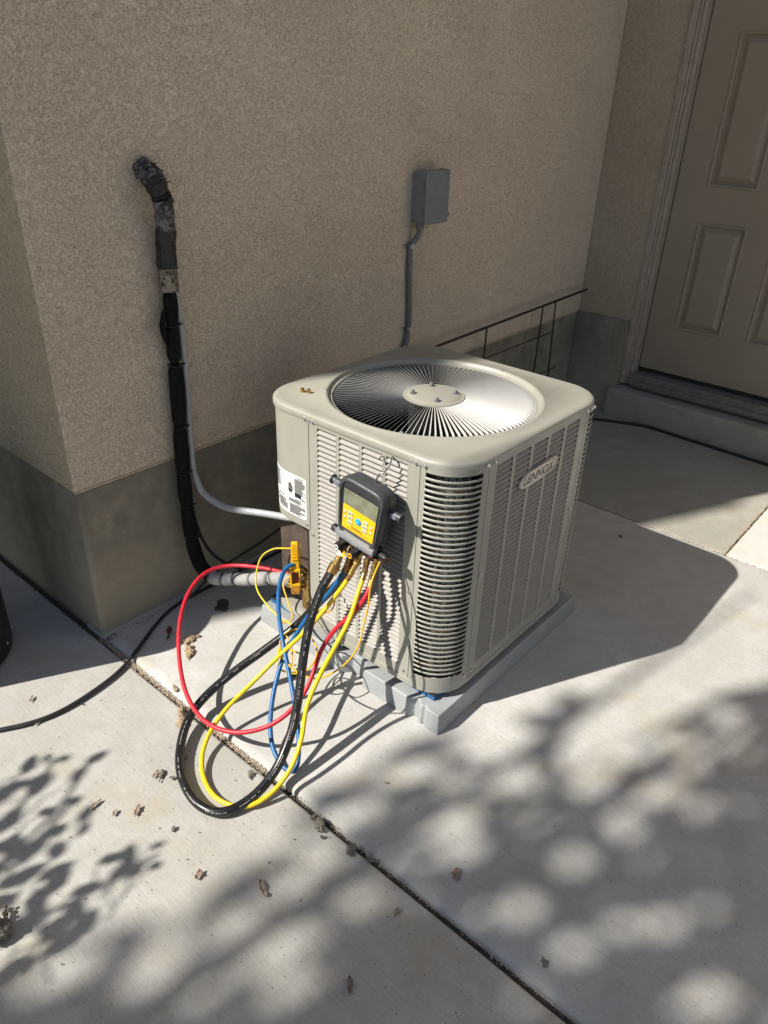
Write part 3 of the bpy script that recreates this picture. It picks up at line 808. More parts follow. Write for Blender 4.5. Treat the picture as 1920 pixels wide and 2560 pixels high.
# flexible conduit strapped behind
cp = [(.388, -.02, 1.03), (.390, -.026, .9), (.387, -.03, .75), (.380, -.03, .6), (.378, -.03, .49), (.380, -.034, .445), (.385, -.055, .395), (.393, -.10, .374), (.397, -.15, .370), (.400, -.20, .378), (.405, -.25, .390), (.422, -.30, .396), (.442, -.35, .399), (.456, -.395, .404), (.462, -.412, .415), (.463, -.416, .432)]
pts = spline(cp, 22); mb = MB()
mb.tube(pts, [.0106*(1+.035*(k % 2)) if k > 110 else .0098 for k in range(len(pts))], 14)
cd = mb.build('flexible_conduit', M['conduit'], None, smooth=60); tag(cd, 'pale grey flexible conduit curving from the foam pipe to the unit cover', 'conduit')
mb = MB(); mb.lathe([(.0001, .402), (.0165, .402), (.0165, .414), (.013, .416), (.013, .430), (.0001, .430)], 8, (.463, -.416, 0)); mb.box((.452, -.43, .412), (.012, .012, .01)); mb.build('conduit_nut', M['galv'], cd, smooth=30, bevel=.001)

# ------------------------------------------------------------------ disconnect box and its conduit
bxo = thing('disconnect_box', 'grey metal electrical disconnect box mounted on the stucco wall', 'electrical box', (1.52, 0, 1.19))
MB().b(-.066, .066, -.064, -.001, -.086, .086).build('box_body', M['box'], bxo, smooth=0, bevel=.002)
MB().b(-.069, .071, -.0685, -.0645, -.091, .092).build('box_lid', M['box'], bxo, smooth=0, bevel=.0012)
mb = MB(); mb.b(-.070, -.0663, -.0645, -.02, .070, .092); mb.b(.067, .0707, -.0645, -.02, -.09, .092); mb.b(-.0662, .0668, -.0645, -.03, .0863, .0905); mb.build('lid_skirt', M['box'], bxo, smooth=0)
for z in (.045, -.045): MB().b(-.0685, -.0663, -.058, -.05, z-.011, z+.011).build('hinge', M['pipegrey'], bxo, smooth=0)
mb = MB(); ring = [(.0765+.007*math.cos(2*PI*k/16), -.0625, -.064+.007*math.sin(2*PI*k/16)) for k in range(17)]; mb.tube(ring, .0016, 6); mb.build('lock_ring', M['iron'], bxo)
mb = MB(); mb.b(-.018, .018, -.0690, -.0686, .028, .032); mb.b(-.012, .012, -.0690, -.0686, .018, .0215); mb.b(-.003, .003, -.069, -.0686, .034, .05); mb.build('embossed_mark', M['box'], bxo, smooth=0)
mb = MB(); mb.tube(spline([(1.470, -.032, 1.104), (1.470, -.032, 1.07), (1.458, -.022, 1.04), (1.447, -.012, 1.015), (1.445, -.012, .95), (1.452, -.012, .85), (1.458, -.012, .76), (1.456, -.012, .70), (1.445, -.015, .655), (1.425, -.02, .625), (1.39, -.05, .59)], 8), .0107, 14)
cd2 = mb.build('wall_conduit', M['pipegrey'], None, smooth=60); tag(cd2, 'dark grey conduit running down the wall from the metal box', 'conduit')
mb = MB(); mb.lathe([(.0001, 1.078), (.014, 1.078), (.0155, 1.085), (.0155, 1.097), (.013, 1.1035), (.0001, 1.1035)], 12, (1.470, -.032, 0)); mb.build('conduit_nut', M['pipegrey'], cd2, smooth=30)
for x, z in ((1.446, 1.02), (1.456, .705)):
    mb = MB(); mb.tube([(x+.0125*math.cos(t), -.012+.0125*math.sin(t), z) for t in [PI+PI*k/10 for k in range(11)]], .002, 6)
    mb.b(x-.013, x+.013, -.0265, -.0245, z-.008, z+.008); mb.b(x-.030, x-.011, -.003, -.0005, z-.007, z+.007); mb.ball((x-.022, -.004, z), .003)
    mb.build('pipe_strap', M['galv'], cd2, smooth=30)

# ------------------------------------------------------------------ iron trellis leaning on the wall
tr = thing('iron_trellis', 'thin black iron trellis frame leaning on the wall behind the unit', 'trellis', (2.2, -.05, 0))
def rod(a, b_, r_=.0042):
    mb = MB(); mb.cyl(Vector(a)-Vector((2.2, -.05, 0)), Vector(b_)-Vector((2.2, -.05, 0)), r_, r_, 8); mb.build('rod', M['iron'], tr)
rod((1.42, -.05, .605), (2.90, -.05, .641), .006)
rod((1.97, -.05, .622), (1.955, -.06, .02)); rod((2.455, -.05, .632), (2.44, -.055, .02)); rod((2.578, -.05, .634), (2.615, -.055, .02))
rod((1.94, -.055, .475), (2.60, -.055, .480), .003); rod((2.1, -.058, .27), (2.66, -.058, .275), .003)

# ------------------------------------------------------------------ cables on the ground
mb = MB(); gp = [(-.70, -.0, .005), (-.52, -.09, .005), (-.436, -.135, .005), (-.337, -.191, .006), (-.256, -.212, .006), (-.155, -.208, .007), (-.052, -.185, .007), (.042, -.137, .007), (.154, -.072, .006), (.24, -.04, .006), (.36, -.03, .006), (.6, -.035, .006), (1.2, -.04, .006)]
mb.tube(spline(gp, 10), .0058, 10); gc = mb.build('ground_cable', M['blackhose2'], None); tag(gc, 'weathered black cable lying across the concrete at the wall corner', 'cable')
mb = MB(); p_ = Vector((-.203, -.213, .006)); mb.tube([p_+Vector((0, .006*math.cos(t), .006*math.sin(t))) for t in [2*PI*k/12 for k in range(13)]], .0012, 5); mb.cyl(p_, p_+Vector((.004, -.018, -.003)), .0016, .0012, 6); mb.build('zip_tie', M['rubber'], gc)
mb = MB(); gp = [(1.2, -.06, .006), (2.0, -.08, .006), (2.5, -.10, .006), (2.658, -.145, .006), (2.775, -.266, .006), (2.845, -.405, .006), (2.89, -.522, .006), (2.885, -.656, .006), (2.876, -.837, .006), (2.866, -1.024, .006), (2.862, -1.2, .006), (2.86, -1.5, .006)]
mb.tube(spline(gp, 8), .008, 10); tag(mb.build('step_cable', M['rubber'], None), 'thick black cable lying along the foot of the door step', 'cable')
mb = MB(); mb.tube(spline([(.30, -.05, .02), (.42, -.06, .08), (.6, -.09, .13), (.9, -.1, .2), (1.3, -.1, .25)], 8), .004, 8); tag(mb.build('loose_cable', M['rubber'], None), 'thin black cable sagging behind the unit above the pipe', 'cable')

# ------------------------------------------------------------------ manifold gauge
C0 = Vector((.33, -.783, .6165)); th = R(6.5)
ux = Vector((0, -math.cos(th), -math.sin(th))); vx_ = Vector((0, -math.sin(th), math.cos(th))); wx_ = ux.cross(vx_)
mg = thing('manifold_gauge', 'charcoal digital manifold gauge with yellow face hooked on the louvers', 'manifold gauge')
GM = Matrix(((ux.x, vx_.x, wx_.x, C0.x), (ux.y, vx_.y, wx_.y, C0.y), (ux.z, vx_.z, wx_.z, C0.z), (0, 0, 0, 1)))
mg.matrix_world = GM
def gl(u, v, w_): return GM @ Vector((u, v, w_))
def body_loop(k, z, dv=0):
    pts = []; n_ = 56
    for i in range(n_):
        t = 2*PI*i/n_; c_, s_ = math.cos(t), math.sin(t); e = .36
        v = .085*math.copysign(abs(s_)**e, s_); hw = .0705+.0058*(v/.085)
        pts.append((hw*k*math.copysign(abs(c_)**e, c_), v*k+.002+dv+(.004*(1-(c_*c_)) if s_ > 0 else 0)*k, z))
    return pts
mb = MB(); mb.loops([body_loop(.86, -.056), body_loop(.97, -.050), body_loop(.985, -.026), body_loop(.955, -.0255), body_loop(.955, -.0235), body_loop(1.0, -.022), body_loop(1.005, -.008), body_loop(.985, -.002), body_loop(.945, .0012), body_loop(.885, .0006), body_loop(.855, -.004), body_loop(.85, -.0045)])
mb.build('gauge_body', M['meter'], mg, smooth=50)
def facepoly(vt, vb, z, k=1):
    hw = lambda v: (.055+.0025*(v/.057))*k
    return [(-hw(vb), vb, z), (hw(vb), vb, z), (hw(vt), vt, z), (-hw(vt), vt, z)]
def rfill(pts, r_):
    out = []; n_ = len(pts)
    for i in range(n_):
        p, a, b_ = Vector(pts[i]), Vector(pts[i-1]), Vector(pts[(i+1) % n_])
        A = p+(a-p).normalized()*r_; B = p+(b_-p).normalized()*r_
        for k in range(5):
            t = k/4; out.append(((1-t)**2*A+2*t*(1-t)*p+t*t*B))
    return out
mb = MB(); mb.loops([rfill(facepoly(.059, -.059, -.0042, 1.04), .006), rfill(facepoly(.059, -.059, -.0034, 1.04), .006)]); fp = mb.build('face_plate', M['meter2'], mg, smooth=0)
def lcdpts(z): return [(-.0545, .0135, z), (.0548, .0095, z), (.0568, .0565, z), (-.0568, .0565, z)]
mb = MB(); mb.loops([rfill(lcdpts(-.0034), .003), rfill(lcdpts(-.0028), .003)]); mb.build('screen', M['lcd'], mg, smooth=0)
def yelpts(z): return [(-.052, -.0565, z), (.052, -.0565, z), (.0545, .0088, z), (-.0543, .0128, z)]
mb = MB(); mb.loops([rfill(yelpts(-.0034), .003), rfill(yelpts(-.0026), .003)]); yf = mb.build('yellow_face', M['faceyel'], mg, smooth=0)
def rbtn(u, v, hw, hh, mat, z1=-.0008, r_=.0022, name='button'):
    pts = [(u-hw, v-hh), (u+hw, v-hh), (u+hw, v+hh), (u-hw, v+hh)]
    mb = MB(); mb.loops([rfill([(a, b_, -.0026) for a, b_ in pts], r_), rfill([(a, b_, z1) for a, b_ in pts], r_), rfill([(u+(a-u)*.85, v+(b_-v)*.8, z1+.0006) for a, b_ in pts], r_)])
    return mb.build(name, mat, mg, smooth=30)
for (u, v, kind) in ((-.0275, -.0055, 0), (-.0272, -.0190, 0), (-.0265, -.0325, 0), (.0235, -.0085, 1), (.023, -.0212, 0), (.0225, -.0335, 2)):
    b_ = rbtn(u, v, .0078, .0042, M['button']); pk = MB()
    if kind == 0: pk.b(u-.004, u+.004, v-.001, v+.001, -.0002, .0001)
    else:
        s_ = 1 if kind == 1 else -1; pk.loops([[(u-.0025, v-.0012*s_, .0), (u+.0025, v-.0012*s_, 0), (u, v+.0018*s_, 0)], [(u-.0025, v-.0012*s_, .0001), (u+.0025, v-.0012*s_, .0001), (u, v+.0018*s_, .0001)]])
    pk.build('button_mark', M['ink'], b_, smooth=0)
for (u, v) in ((-.0445, -.007), (-.0445, -.0235), (.0435, -.0125), (.0425, -.0275)):
    rbtn(u, v, .0036, .0032, M['button'], -.0018, .0015); pk = MB(); pk.b(u-.004, u+.004, v-.0062, v-.005, -.0025, -.0022); pk.b(u-.002, u+.003, v+.0045, v+.0053, -.0025, -.0022); pk.build('button_caption', M['ink'], yf, smooth=0)
mb = MB(); mb.lathe([(.0001, -.0026), (.0092, -.0026), (.0092, -.0008), (.0078, .0003), (.0001, .0004)], 28, (0, -.0175, 0)); bb_ = mb.build('power_button', M['bluebtn'], mg, smooth=40)
mb = MB(); mb.lathe([(.0001, .0004), (.0016, .0004), (.0016, .0008), (.0001, .0008)], 12, (0, -.0175, 0)); mb.build('button_mark', M['sticker'], bb_, smooth=0)
text_obj('maker_name', 'Fieldpiece', .0092, M['ink'], yf, Matrix.Translation((-.002, -.0430, -.0024)), extrude=.0001, bold=.00012)
text_obj('fine_print', 'DIGITAL MANIFOLD + MICRON GAUGE' if False else '', .002, M['ink'], yf) if False else None
mb = MB(); rnd = random.Random(2); u = -.034
while u < .034:
    L_ = rnd.uniform(.003, .008); mb.b(u, u+L_, -.0505, -.0492, -.0025, -.0022); u += L_+.0012
mb.build('fine_print', M['ink'], yf, smooth=0)
# lip, block, sockets, knobs
mb = MB(); L = []
for (v, z, k) in ((-.066, -.006, .064), (-.070, .004, .066), (-.079, .0065, .0665), (-.087, .003, .066), (-.0885, -.012, .065), (-.074, -.02, .064)):
    L.append([(-k, v, z), (-k*.5, v-.001, z+.0015), (0, v-.0015, z+.002), (k*.5, v-.001, z+.0015), (k*.94, v, z)])
L2 = [[L[j][i] for j in range(6)] for i in range(5)]
mb.loops(L2); mb.build('lower_lip', M['metersilver'], mg, smooth=50)
MB().b(-.062, .058, -.109, -.080, -.045, -.006).build('manifold_block', M['meter2'], mg, smooth=0, bevel=.003)
mb = MB(); mb.b(-.05, .05, -.03, .05, -.062, -.052); mb.build('rear_shell', M['meter2'], mg, smooth=0, bevel=.004)
def knob(p, d, L_, r_, rc, name='valve_knob'):
    p = Vector(p); d = Vector(d).normalized(); a = d.orthogonal().normalized(); b_ = d.cross(a); mb = MB(); L = []
    for (t, k) in ((0, .8), (.15, .95), (.25, 1), (.8, 1), (.93, .95), (1, .82)):
        L.append([p+d*L_*t+(a*math.cos(2*PI*j/32)+b_*math.sin(2*PI*j/32))*r_*k*(1 if j % 4 < 2 or t > .9 else .92) for j in range(32)])
    mb.loops(L); o_ = mb.build(name, M['meter2'], mg, smooth=25)
    mb = MB(); q_ = p+d*(L_+.0002); ring = [q_+(a*math.cos(2*PI*j/20)+b_*math.sin(2*PI*j/20))*r_*.5 for j in range(21)]; mb.tube(ring, r_*.16, 6); mb.build('colour_ring', rc, o_)
knob((-.033, -.096, -.008), (0, -.05, 1), .040, .0115, M['sticker']); knob((.014, -.096, -.008), (0, -.05, 1), .040, .0115, M['clampyel'])
knob((.057, -.089, -.022), (1, 0, .05), .036, .011, M['clampred']); knob((-.060, -.092, -.022), (-1, 0, .05), .036, .0115, M['bluebtn'])
for sx_ in (-1, 1):
    mb = MB(); x0_ = .055*sx_; x1_ = (.125 if sx_ < 0 else .108)*sx_
    mb.cyl((x0_, .036, -.034), (x1_, .036, -.034), .0098, .0098, 14); mb.cyl((x1_-.004*sx_, .036, -.034), (x1_, .036, -.034), .0135, .0135, 18)
    o_ = mb.build('hose_holder', M['meter'], mg, smooth=30, bevel=.0008)
    mb = MB(); mb.b(x1_-.030*sx_, x1_-.012*sx_, .030, .042, -.0244, -.0236); mb.build('holder_label', M['greyink'], o_, smooth=0)
mb = MB(); mb.cyl((-.010, -.094, -.006), (-.010, -.094, .003), .0055, .0055, 6); mb.cyl((-.010, -.094, .003), (-.010, -.094, .005), .0038, .0038, 12); mb.build('sight_port', M['brass_old'], mg, smooth=20)
MB().ball((.048, -.100, -.006), .0025).build('port_dot', M['red'], mg); MB().ball((-.056, -.092, -.006), .0018).build('port_dot', M['bluebtn'], mg)
GI = GM.inverted()
hk = [(.365, -.80, .684), (.370, -.803, .708), (.374, -.810, .727), (.379, -.820, .734), (.384, -.828, .746), (.388, -.831, .757), (.394, -.829, .766), (.404, -.822, .767), (.418, -.812, .760), (.424, -.800, .756), (.418, -.790, .756), (.404, -.787, .755), (.397, -.789, .751)]
mb = MB(); mb.tube([GI @ p for p in spline(hk, 8)], .0022, 10); mb.build('hanging_hook', M['chrome'], mg)
ports = {'black': ((.337, -.737, .515), (.292, -.740, .468)), 'blue': ((.348, -.750, .512), (.335, -.742, .452)), 'vac': ((.350, -.762, .512), (.350, -.752, .455)), 'yel1': ((.336, -.790, .508), (.304, -.786, .462)), 'yel2': ((.345, -.806, .506), (.330, -.808, .462)), 'red': ((.343, -.834, .506), (.328, -.834, .455))}
for k, (a, b_) in ports.items():
    a = Vector(a); b_ = Vector(b_); d = b_-a; big = 1.35 if k in ('black',) else 1.0
    mb = MB()
    mb.cyl(GI @ (a-d*.1), GI @ (a+d*.25), .0062*big, .0062*big, 12); mb.cyl(GI @ (a+d*.22), GI @ (a+d*.55), .0092*big, .0092*big, 6)
    mb.cyl(GI @ (a+d*.55), GI @ (a+d*.64), .0060*big, .0060*big, 12); mb.cyl(GI @ (a+d*.62), GI @ (a+d*1.08), .0072*big, .0082*big, 12)
    mb.build('brass_fitting', M['brass'] if k in ('black', 'yel1') else M['brass_old'], mg, smooth=25, bevel=.0006)

# ------------------------------------------------------------------ hoses
def hose(name, pts, r_, mat, label, cat, fit=None, n=12):
    mb = MB(); P_ = spline(pts, 10); mb.tube(P_, r_, 14); o_ = mb.build(name, mat, None, smooth=60); tag(o_, label, cat)
    if fit:
        for end in fit:
            a, b_ = (P_[0], P_[6]) if end == 0 else (P_[-1], P_[-7]); d = (b_-a).normalized()
            mb = MB(); mb.cyl(a-d*.004, a+d*.02, r_*1.25, r_*1.18, 12); mb.build('ferrule', M['brass_old'], o_, smooth=30)
    return o_
hose('black_hose', [(.292, -.740, .470), (.251, -.731, .41), (.204, -.736, .335), (.159, -.757, .26), (.112, -.787, .185), (.058, -.815, .115), (-.013, -.834, .055), (-.093, -.834, .022), (-.165, -.811, .0145), (-.19, -.751, .014), (-.175, -.669, .014), (-.131, -.591, .018), (-.056, -.522, .03), (.019, -.499, .05), (.111, -.509, .085), (.205, -.541, .13), (.294, -.583, .19), (.335, -.63, .27), (.345, -.679, .34), (.350, -.728, .41), (.350, -.752, .455)], .0119, M['blackhose'], 'thick black rubber hose looping from the gauge down to the concrete', 'hose', (0, 1))
hose('yellow_hose', [(.304, -.786, .462), (.283, -.772, .42), (.268, -.722, .33), (.234, -.677, .25), (.182, -.628, .17), (.11, -.602, .11), (.026, -.593, .07), (-.039, -.603, .04), (-.092, -.635, .02), (-.132, -.693, .010), (-.147, -.766, .009), (-.121, -.832, .011), (-.064, -.861, .025), (.001, -.866, .06), (.056, -.851, .11), (.102, -.825, .17), (.154, -.816, .23), (.205, -.827, .31), (.252, -.83, .37), (.292, -.82, .42), (.330, -.808, .462)], .0061, M['yellow'], 'yellow charging hose looping from the gauge over the concrete', 'hose', (0, 1))
hose('red_hose', [(.328, -.834, .455), (.302, -.840, .42), (.276, -.82, .37), (.246, -.782, .31), (.218, -.762, .25), (.187, -.765, .2), (.137, -.776, .16), (.082, -.773, .13), (.028, -.743, .1), (-.022, -.683, .08), (-.043, -.593, .07), (-.025, -.49, .08), (.026, -.388, .11), (.097, -.295, .15), (.18, -.225, .18), (.265, -.195, .2), (.334, -.223, .21), (.385, -.308, .22), (.425, -.40, .22), (.44, -.44, .205)], .0061, M['red'], 'red service hose looping left from the gauge to the unit valve', 'hose', (0,))
hose('blue_hose', [(.335, -.742, .452), (.312, -.738, .42), (.297, -.708, .36), (.272, -.666, .29), (.243, -.639, .22), (.2, -.631, .16), (.139, -.658, .1), (.081, -.705, .055), (.044, -.755, .025), (.029, -.81, .0085), (.04, -.84, .009), (.07, -.825, .03), (.113, -.777, .08), (.165, -.697, .14), (.208, -.623, .2), (.263, -.546, .24), (.312, -.495, .27), (.362, -.464, .291), (.400, -.470, .299), (.424, -.487, .270)], .0063, M['bluehose'], 'blue service hose looping from the gauge to the brass valve', 'hose', (0, 1))
hose('probe_wire', [(.410, -.445, .338), (.431, -.38, .30), (.418, -.35, .29), (.385, -.334, .27), (.34, -.359, .24), (.305, -.404, .22), (.292, -.467, .2), (.287, -.523, .19), (.296, -.561, .18), (.278, -.6, .17), (.247, -.594, .16), (.204, -.603, .15), (.184, -.633, .13), (.209, -.671, .12), (.239, -.678, .13), (.25, -.65, .15), (.215, -.60, .165), (.195, -.625, .15), (.22, -.66, .135)], .0024, M['yellow'], 'thin yellow wire tangled below the clamp and the blue hose', 'wire')
hose('clamp_wire', [(.395, -.465, .262), (.364, -.454, .24), (.338, -.502, .21), (.311, -.549, .19), (.29, -.539, .18), (.272, -.53, .185), (.262, -.575, .17), (.25, -.61, .15), (.232, -.63, .13), (.215, -.64, .11)], .0022, M['wire'], 'short orange wire hanging from the clamp jaw', 'wire')
hose('gauge_wire', [(.345, -.845, .505), (.300, -.858, .47), (.283, -.864, .41), (.268, -.864, .36), (.245, -.869, .31), (.223, -.851, .26), (.195, -.82, .22), (.177, -.779, .19), (.178, -.706, .17), (.192, -.639, .17), (.225, -.591, .18), (.266, -.585, .19), (.293, -.613, .19), (.284, -.669, .18), (.254, -.705, .17), (.21, -.708, .15), (.207, -.674, .14)], .0023, M['wire'], 'long thin amber wire sweeping in a wide curve below the gauge', 'wire')
mb = MB(); ck = [(.392, -.612, .30), (.386, -.625, .30), (.380, -.640, .292), (.378, -.655, .27), (.36, -.66, .25), (.35, -.64, .235), (.36, -.61, .225), (.33, -.59, .20), (.30, -.585, .185)]
mb.tube(spline(ck, 8), .0022, 8); tag(mb.build('dangling_wire', M['wire'], None), 'thin amber wire bent in front of the louvers behind the black hose', 'wire')
bh = bpy.data.objects['black_hose']; mb = MB(); rnd = random.Random(8)
BP = spline([(.292, -.740, .470), (.251, -.731, .41), (.204, -.736, .335), (.159, -.757, .26), (.112, -.787, .185), (.058, -.815, .115), (-.013, -.834, .055), (-.093, -.834, .022), (-.165, -.811, .0145), (-.19, -.751, .014), (-.175, -.669, .014), (-.131, -.591, .018), (-.056, -.522, .03), (.019, -.499, .05), (.111, -.509, .085), (.205, -.541, .13)], 24)
for k in range(8, len(BP)-3):
    if (k//9) % 3 == 2 or rnd.random() < .2: continue
    t_ = (BP[k+1]-BP[k]).normalized(); nr = (Vector((-.55, -.55, .62))-t_*Vector((-.55, -.55, .62)).dot(t_)).normalized(); sd_ = t_.cross(nr)
    c_ = BP[k]+nr*.01195; w_ = rnd.uniform(.0007, .0012); l_ = (BP[k+1]-BP[k]).length*rnd.uniform(.2, .42)
    mb.box(c_, (1, 1, 1), Matrix((t_*l_*2, sd_*w_*2, nr*.0004)).transposed())
mb.build('printed_line', M['badge'], bh, smooth=0)['kind'] = 'stuff'
# small black plug hanging in the tangle
mb = MB(); mb.lathe([(.0001, -.012), (.006, -.012), (.009, -.004), (.009, .006), (.005, .012), (.0001, .012)], 14, (.214, -.652, .098), (.3, -.5, 1)); tag(mb.build('rubber_plug', M['rubber'], None), 'small black rubber plug hanging in the wire tangle', 'plug')

# ------------------------------------------------------------------ pipe clamp probe
cl = thing('pipe_clamp_probe', 'yellow plastic pipe clamp probe gripping the pipe at the unit', 'clamp', (.402, -.468, .205))
fr = Vector((-.62, -.66, .18)).normalized(); rz = Vector((0, 0, 1)); rx = rz.cross(-fr).normalized()*-1; rx = fr.cross(rz).normalized()*-1; rz2 = rx.cross(fr).normalized()*-1
rx = Vector((.72, -.69, 0)).normalized(); ry = -Vector((-.69, -.72, 0)).normalized()
cl.matrix_world = Matrix(((rx.x, ry.x, 0, .402), (rx.y, ry.y, 0, -.468), (0, 0, 1, .205), (0, 0, 0, 1)))
mb = MB()
L = []
for (z, hw, y0_, y1_) in ((.075, .0130, -.010, .010), (.10, .0125, -.008, .010), (.145, .0110, -.007, .009), (.163, .0105, -.006, .008), (.168, .0085, -.004, .007)):
    L.append([(-hw, y0_, z), (hw, y0_, z), (hw, y1_, z), (-hw, y1_, z)])
mb.loops(L); mb.build('handle', M['clampyel'], cl, smooth=0, bevel=.0025)
for k in range(5): MB().b(-.0072, .0072, -.0098+.0008*k, -.0070, .112+k*.0095, .1152+k*.0095).build('grip_ridge', M['clampyel'], cl, smooth=0, bevel=.0006)
mb = MB(); mb.b(-.0165, -.0105, -.014, .012, .022, .078); mb.b(.0100, .0150, -.014, .012, .022, .078); mb.b(-.0165, .015, -.014, .012, .070, .080); mb.b(-.0165, .015, -.014, .012, .018, .028); mb.build('jaw_frame', M['clampyel'], cl, smooth=0, bevel=.002)
mb = MB(); mb.b(-.0104, .0099, -.006, .008, .0285, .0695)
for k in range(4): mb.b(-.0085+k*.005, -.0065+k*.005, -.009, -.006, .032, .066)
mb.build('jaw_opening', M['clampred'], cl, smooth=0)
mb = MB(); mb.loops([[(-.0125, -.011, -.012), (.0115, -.011, -.012), (.0115, .009, -.012), (-.0125, .009, -.012)], [(-.0150, -.013, .002), (.0135, -.013, .002), (.0135, .011, .002), (-.0150, .011, .002)], [(-.0150, -.013, .0178), (.0135, -.013, .0178), (.0135, .011, .0178), (-.0150, .011, .0178)]])
mb.build('lower_jaw', M['clamptan'], cl, smooth=0, bevel=.003)
MB().b(.0128, .0168, -.004, .010, .03, .160).build('rear_spring_arm', M['clampyel'], cl, smooth=0, bevel=.0015)

# ------------------------------------------------------------------ black bin at the left edge
bn = thing('black_bin', 'round black plastic bin standing by the house corner', 'bin', (-.380, .262, 0))
mb = MB(); mb.lathe([(.0001, .0), (.185, .0), (.197, .006), (.2, .02), (.203, .3), (.208, .55), (.215, .56), (.215, .58), (.205, .585), (.196, .56), (.19, .03), (.0001, .028)], 48); mb.build('bin_body', M['binblack'], bn, smooth=30)
for k in range(16):
    a = 2*PI*k/16; mb = MB(); mb.ball((.2035*math.cos(a), .2035*math.sin(a), .05), .0045, n=8, m=5); mb.build('rivet', M['galv'], bn)

# ------------------------------------------------------------------ dried mud, leaves and bits on the concrete
def clump(name, x, y, L_, W_, ang, mat, label, cat='debris', h=.012, n=46, seed=1, z0=.002):
    rnd = random.Random(seed); mb = MB(); ca, sa = math.cos(ang), math.sin(ang)
    for k in range(n):
        t = rnd.gauss(0, .33); s_ = rnd.gauss(0, .30); t = max(-1, min(1, t)); s_ = max(-1, min(1, s_))*(1-.5*abs(t))
        bend = .25*math.sin(t*2.5+seed)
        px, py = t*L_/2, (s_+bend)*W_/2; r_ = rnd.uniform(.12, .34)*W_*(1-.4*abs(t))
        m0 = len(mb.v); hz = rnd.uniform(0, h*.5)
        mb.ball((0, 0, 0), r_, rnd.uniform(.6, 1.3), rnd.uniform(.5, 1.1), 1, 7, 4)
        for i in range(m0, len(mb.v)):
            v = Vector(mb.v[i]); v *= 1+.6*noise.noise(v*260+Vector((k, seed, 0))); v.z *= min(1.0, h/r_*.5)
            vx2, vy2 = v.x+px, v.y+py
            mb.v[i] = (x+vx2*ca-vy2*sa, y+vx2*sa+vy2*ca, z0+max(0, v.z+hz))
    o_ = mb.build(name, mat, None, smooth=0); return tag(o_, label, cat)
def leaf(name, x, y, L_, W_, ang, mat, label, seed=1, curl=.35, z0=.003):
    L_ *= .8; W_ *= .85
    rnd = random.Random(seed); n_, m_ = 12, 6; vs = []; ca, sa = math.cos(ang), math.sin(ang)
    ph = rnd.uniform(0, 6)
    for i in range(n_+1):
        t = i/n_*2-1; w_ = W_/2*(max(0, 1-t*t))**.6*(1+.25*math.sin(9*t+ph))+.0006
        for j in range(m_+1):
            s_ = j/m_*2-1; px, py = t*L_/2, s_*w_+.15*W_*math.sin(t*2+ph)
            z = curl*W_*abs(s_)**1.6*(.55+.45*math.sin(5*t+ph+s_))+.12*W_*noise.noise(Vector((px*160, py*160, seed)))+.25*W_*max(0, t)**2
            vs.append((x+px*ca-py*sa, y+px*sa+py*ca, z0+max(0, z)))
    fs = [(i*(m_+1)+j, i*(m_+1)+j+1, (i+1)*(m_+1)+j+1, (i+1)*(m_+1)+j) for i in range(n_) for j in range(m_)]
    mb = MB(); mb.add(vs, fs); mb.tube([(x-ca*L_/2*k, y-sa*L_/2*k, z0+.001) for k in (.9, 1.15, 1.3)], .0006, 5)
    o_ = mb.build(name, mat, None, smooth=70); md = o_.modifiers.new('thickness', 'SOLIDIFY'); md.thickness = .0005
    return tag(o_, label, 'leaf')
clump('dried_mud', .176, -.213, .06, .036, 2.6, M['mud'], 'tan crumbly mud clod beside the red hose near the wall', seed=1)
clump('dried_mud', .137, -.262, .085, .034, 4.25, M['mud'], 'long tan mud streak below the clod by the red hose', seed=2, n=60)
clump('dried_mud', -.030, -.452, .05, .022, 1.1, M['mud'], 'small tan mud crumb touching the slab joint left of the red hose', seed=3)
clump('dried_mud', -.052, -.492, .06, .036, 4.4, M['mud'], 'tan mud lump on the slab just below the joint', seed=4)
clump('dried_mud', .013, -.366, .045, .014, 1.2, M['mud'], 'thin mud flake beside the red hose above the joint', seed=5, h=.006)
clump('wet_litter', .356, -.147, .07, .05, .4, M['soil'], 'dark brown litter patch in the shade below the grey pipe', seed=6, h=.008)
clump('dried_mud', -.030, -1.000, .075, .030, 4.2, M['mudgrey'], 'grey mud clod straddling the slab joint below the hoses', seed=7, h=.016)
clump('dried_mud', -.026, -1.105, .034, .026, .3, M['mudgrey'], 'round grey mud clod at the edge of the joint', seed=8, h=.014)
clump('dried_mud', -.014, -1.156, .036, .012, 5.4, M['mudgrey'], 'sliver of grey mud lying in the joint', seed=9, h=.008)
clump('dried_mud', -.042, -.763, .035, .016, .9, M['mudgrey'], 'dark mud bit inside the yellow hose loop', seed=10, h=.006)
clump('dried_mud', -.655, -.705, .060, .050, 1.0, M['mudgrey'], 'large grey dried clod with a frayed top at the left edge', seed=11, h=.045, n=70)
clump('dried_mud', -.625, -.672, .045, .016, .9, M['mudgrey'], 'frayed grey tuft at the top of the large clod', seed=12, h=.03, n=26)
clump('twig_bits', -.193, -.600, .05, .014, .6, M['mudgrey'], 'short grey twig bits left of the black hose loop', seed=13, h=.006)
clump('twig_bits', -.178, -.628, .03, .014, 2.2, M['mudgrey'], 'pale grey crumbs close to the black hose loop', seed=14, h=.006, n=24)
clump('dried_mud', -.267, -.754, .020, .014, 1.1, M['mudgrey'], 'small grey crumb left of the bottom of the black hose', seed=15, h=.007, n=22)
clump('dried_mud', .175, -1.037, .022, .010, 5.4, M['mud'], 'small tan crumb on the main slab right of the hoses', seed=16, h=.006, n=18)
clump('dried_mud', 1.73, -.93, .03, .014, .9, M['mudgrey'], 'dark crumb in the shadow of the unit', seed=17, h=.006, n=18)
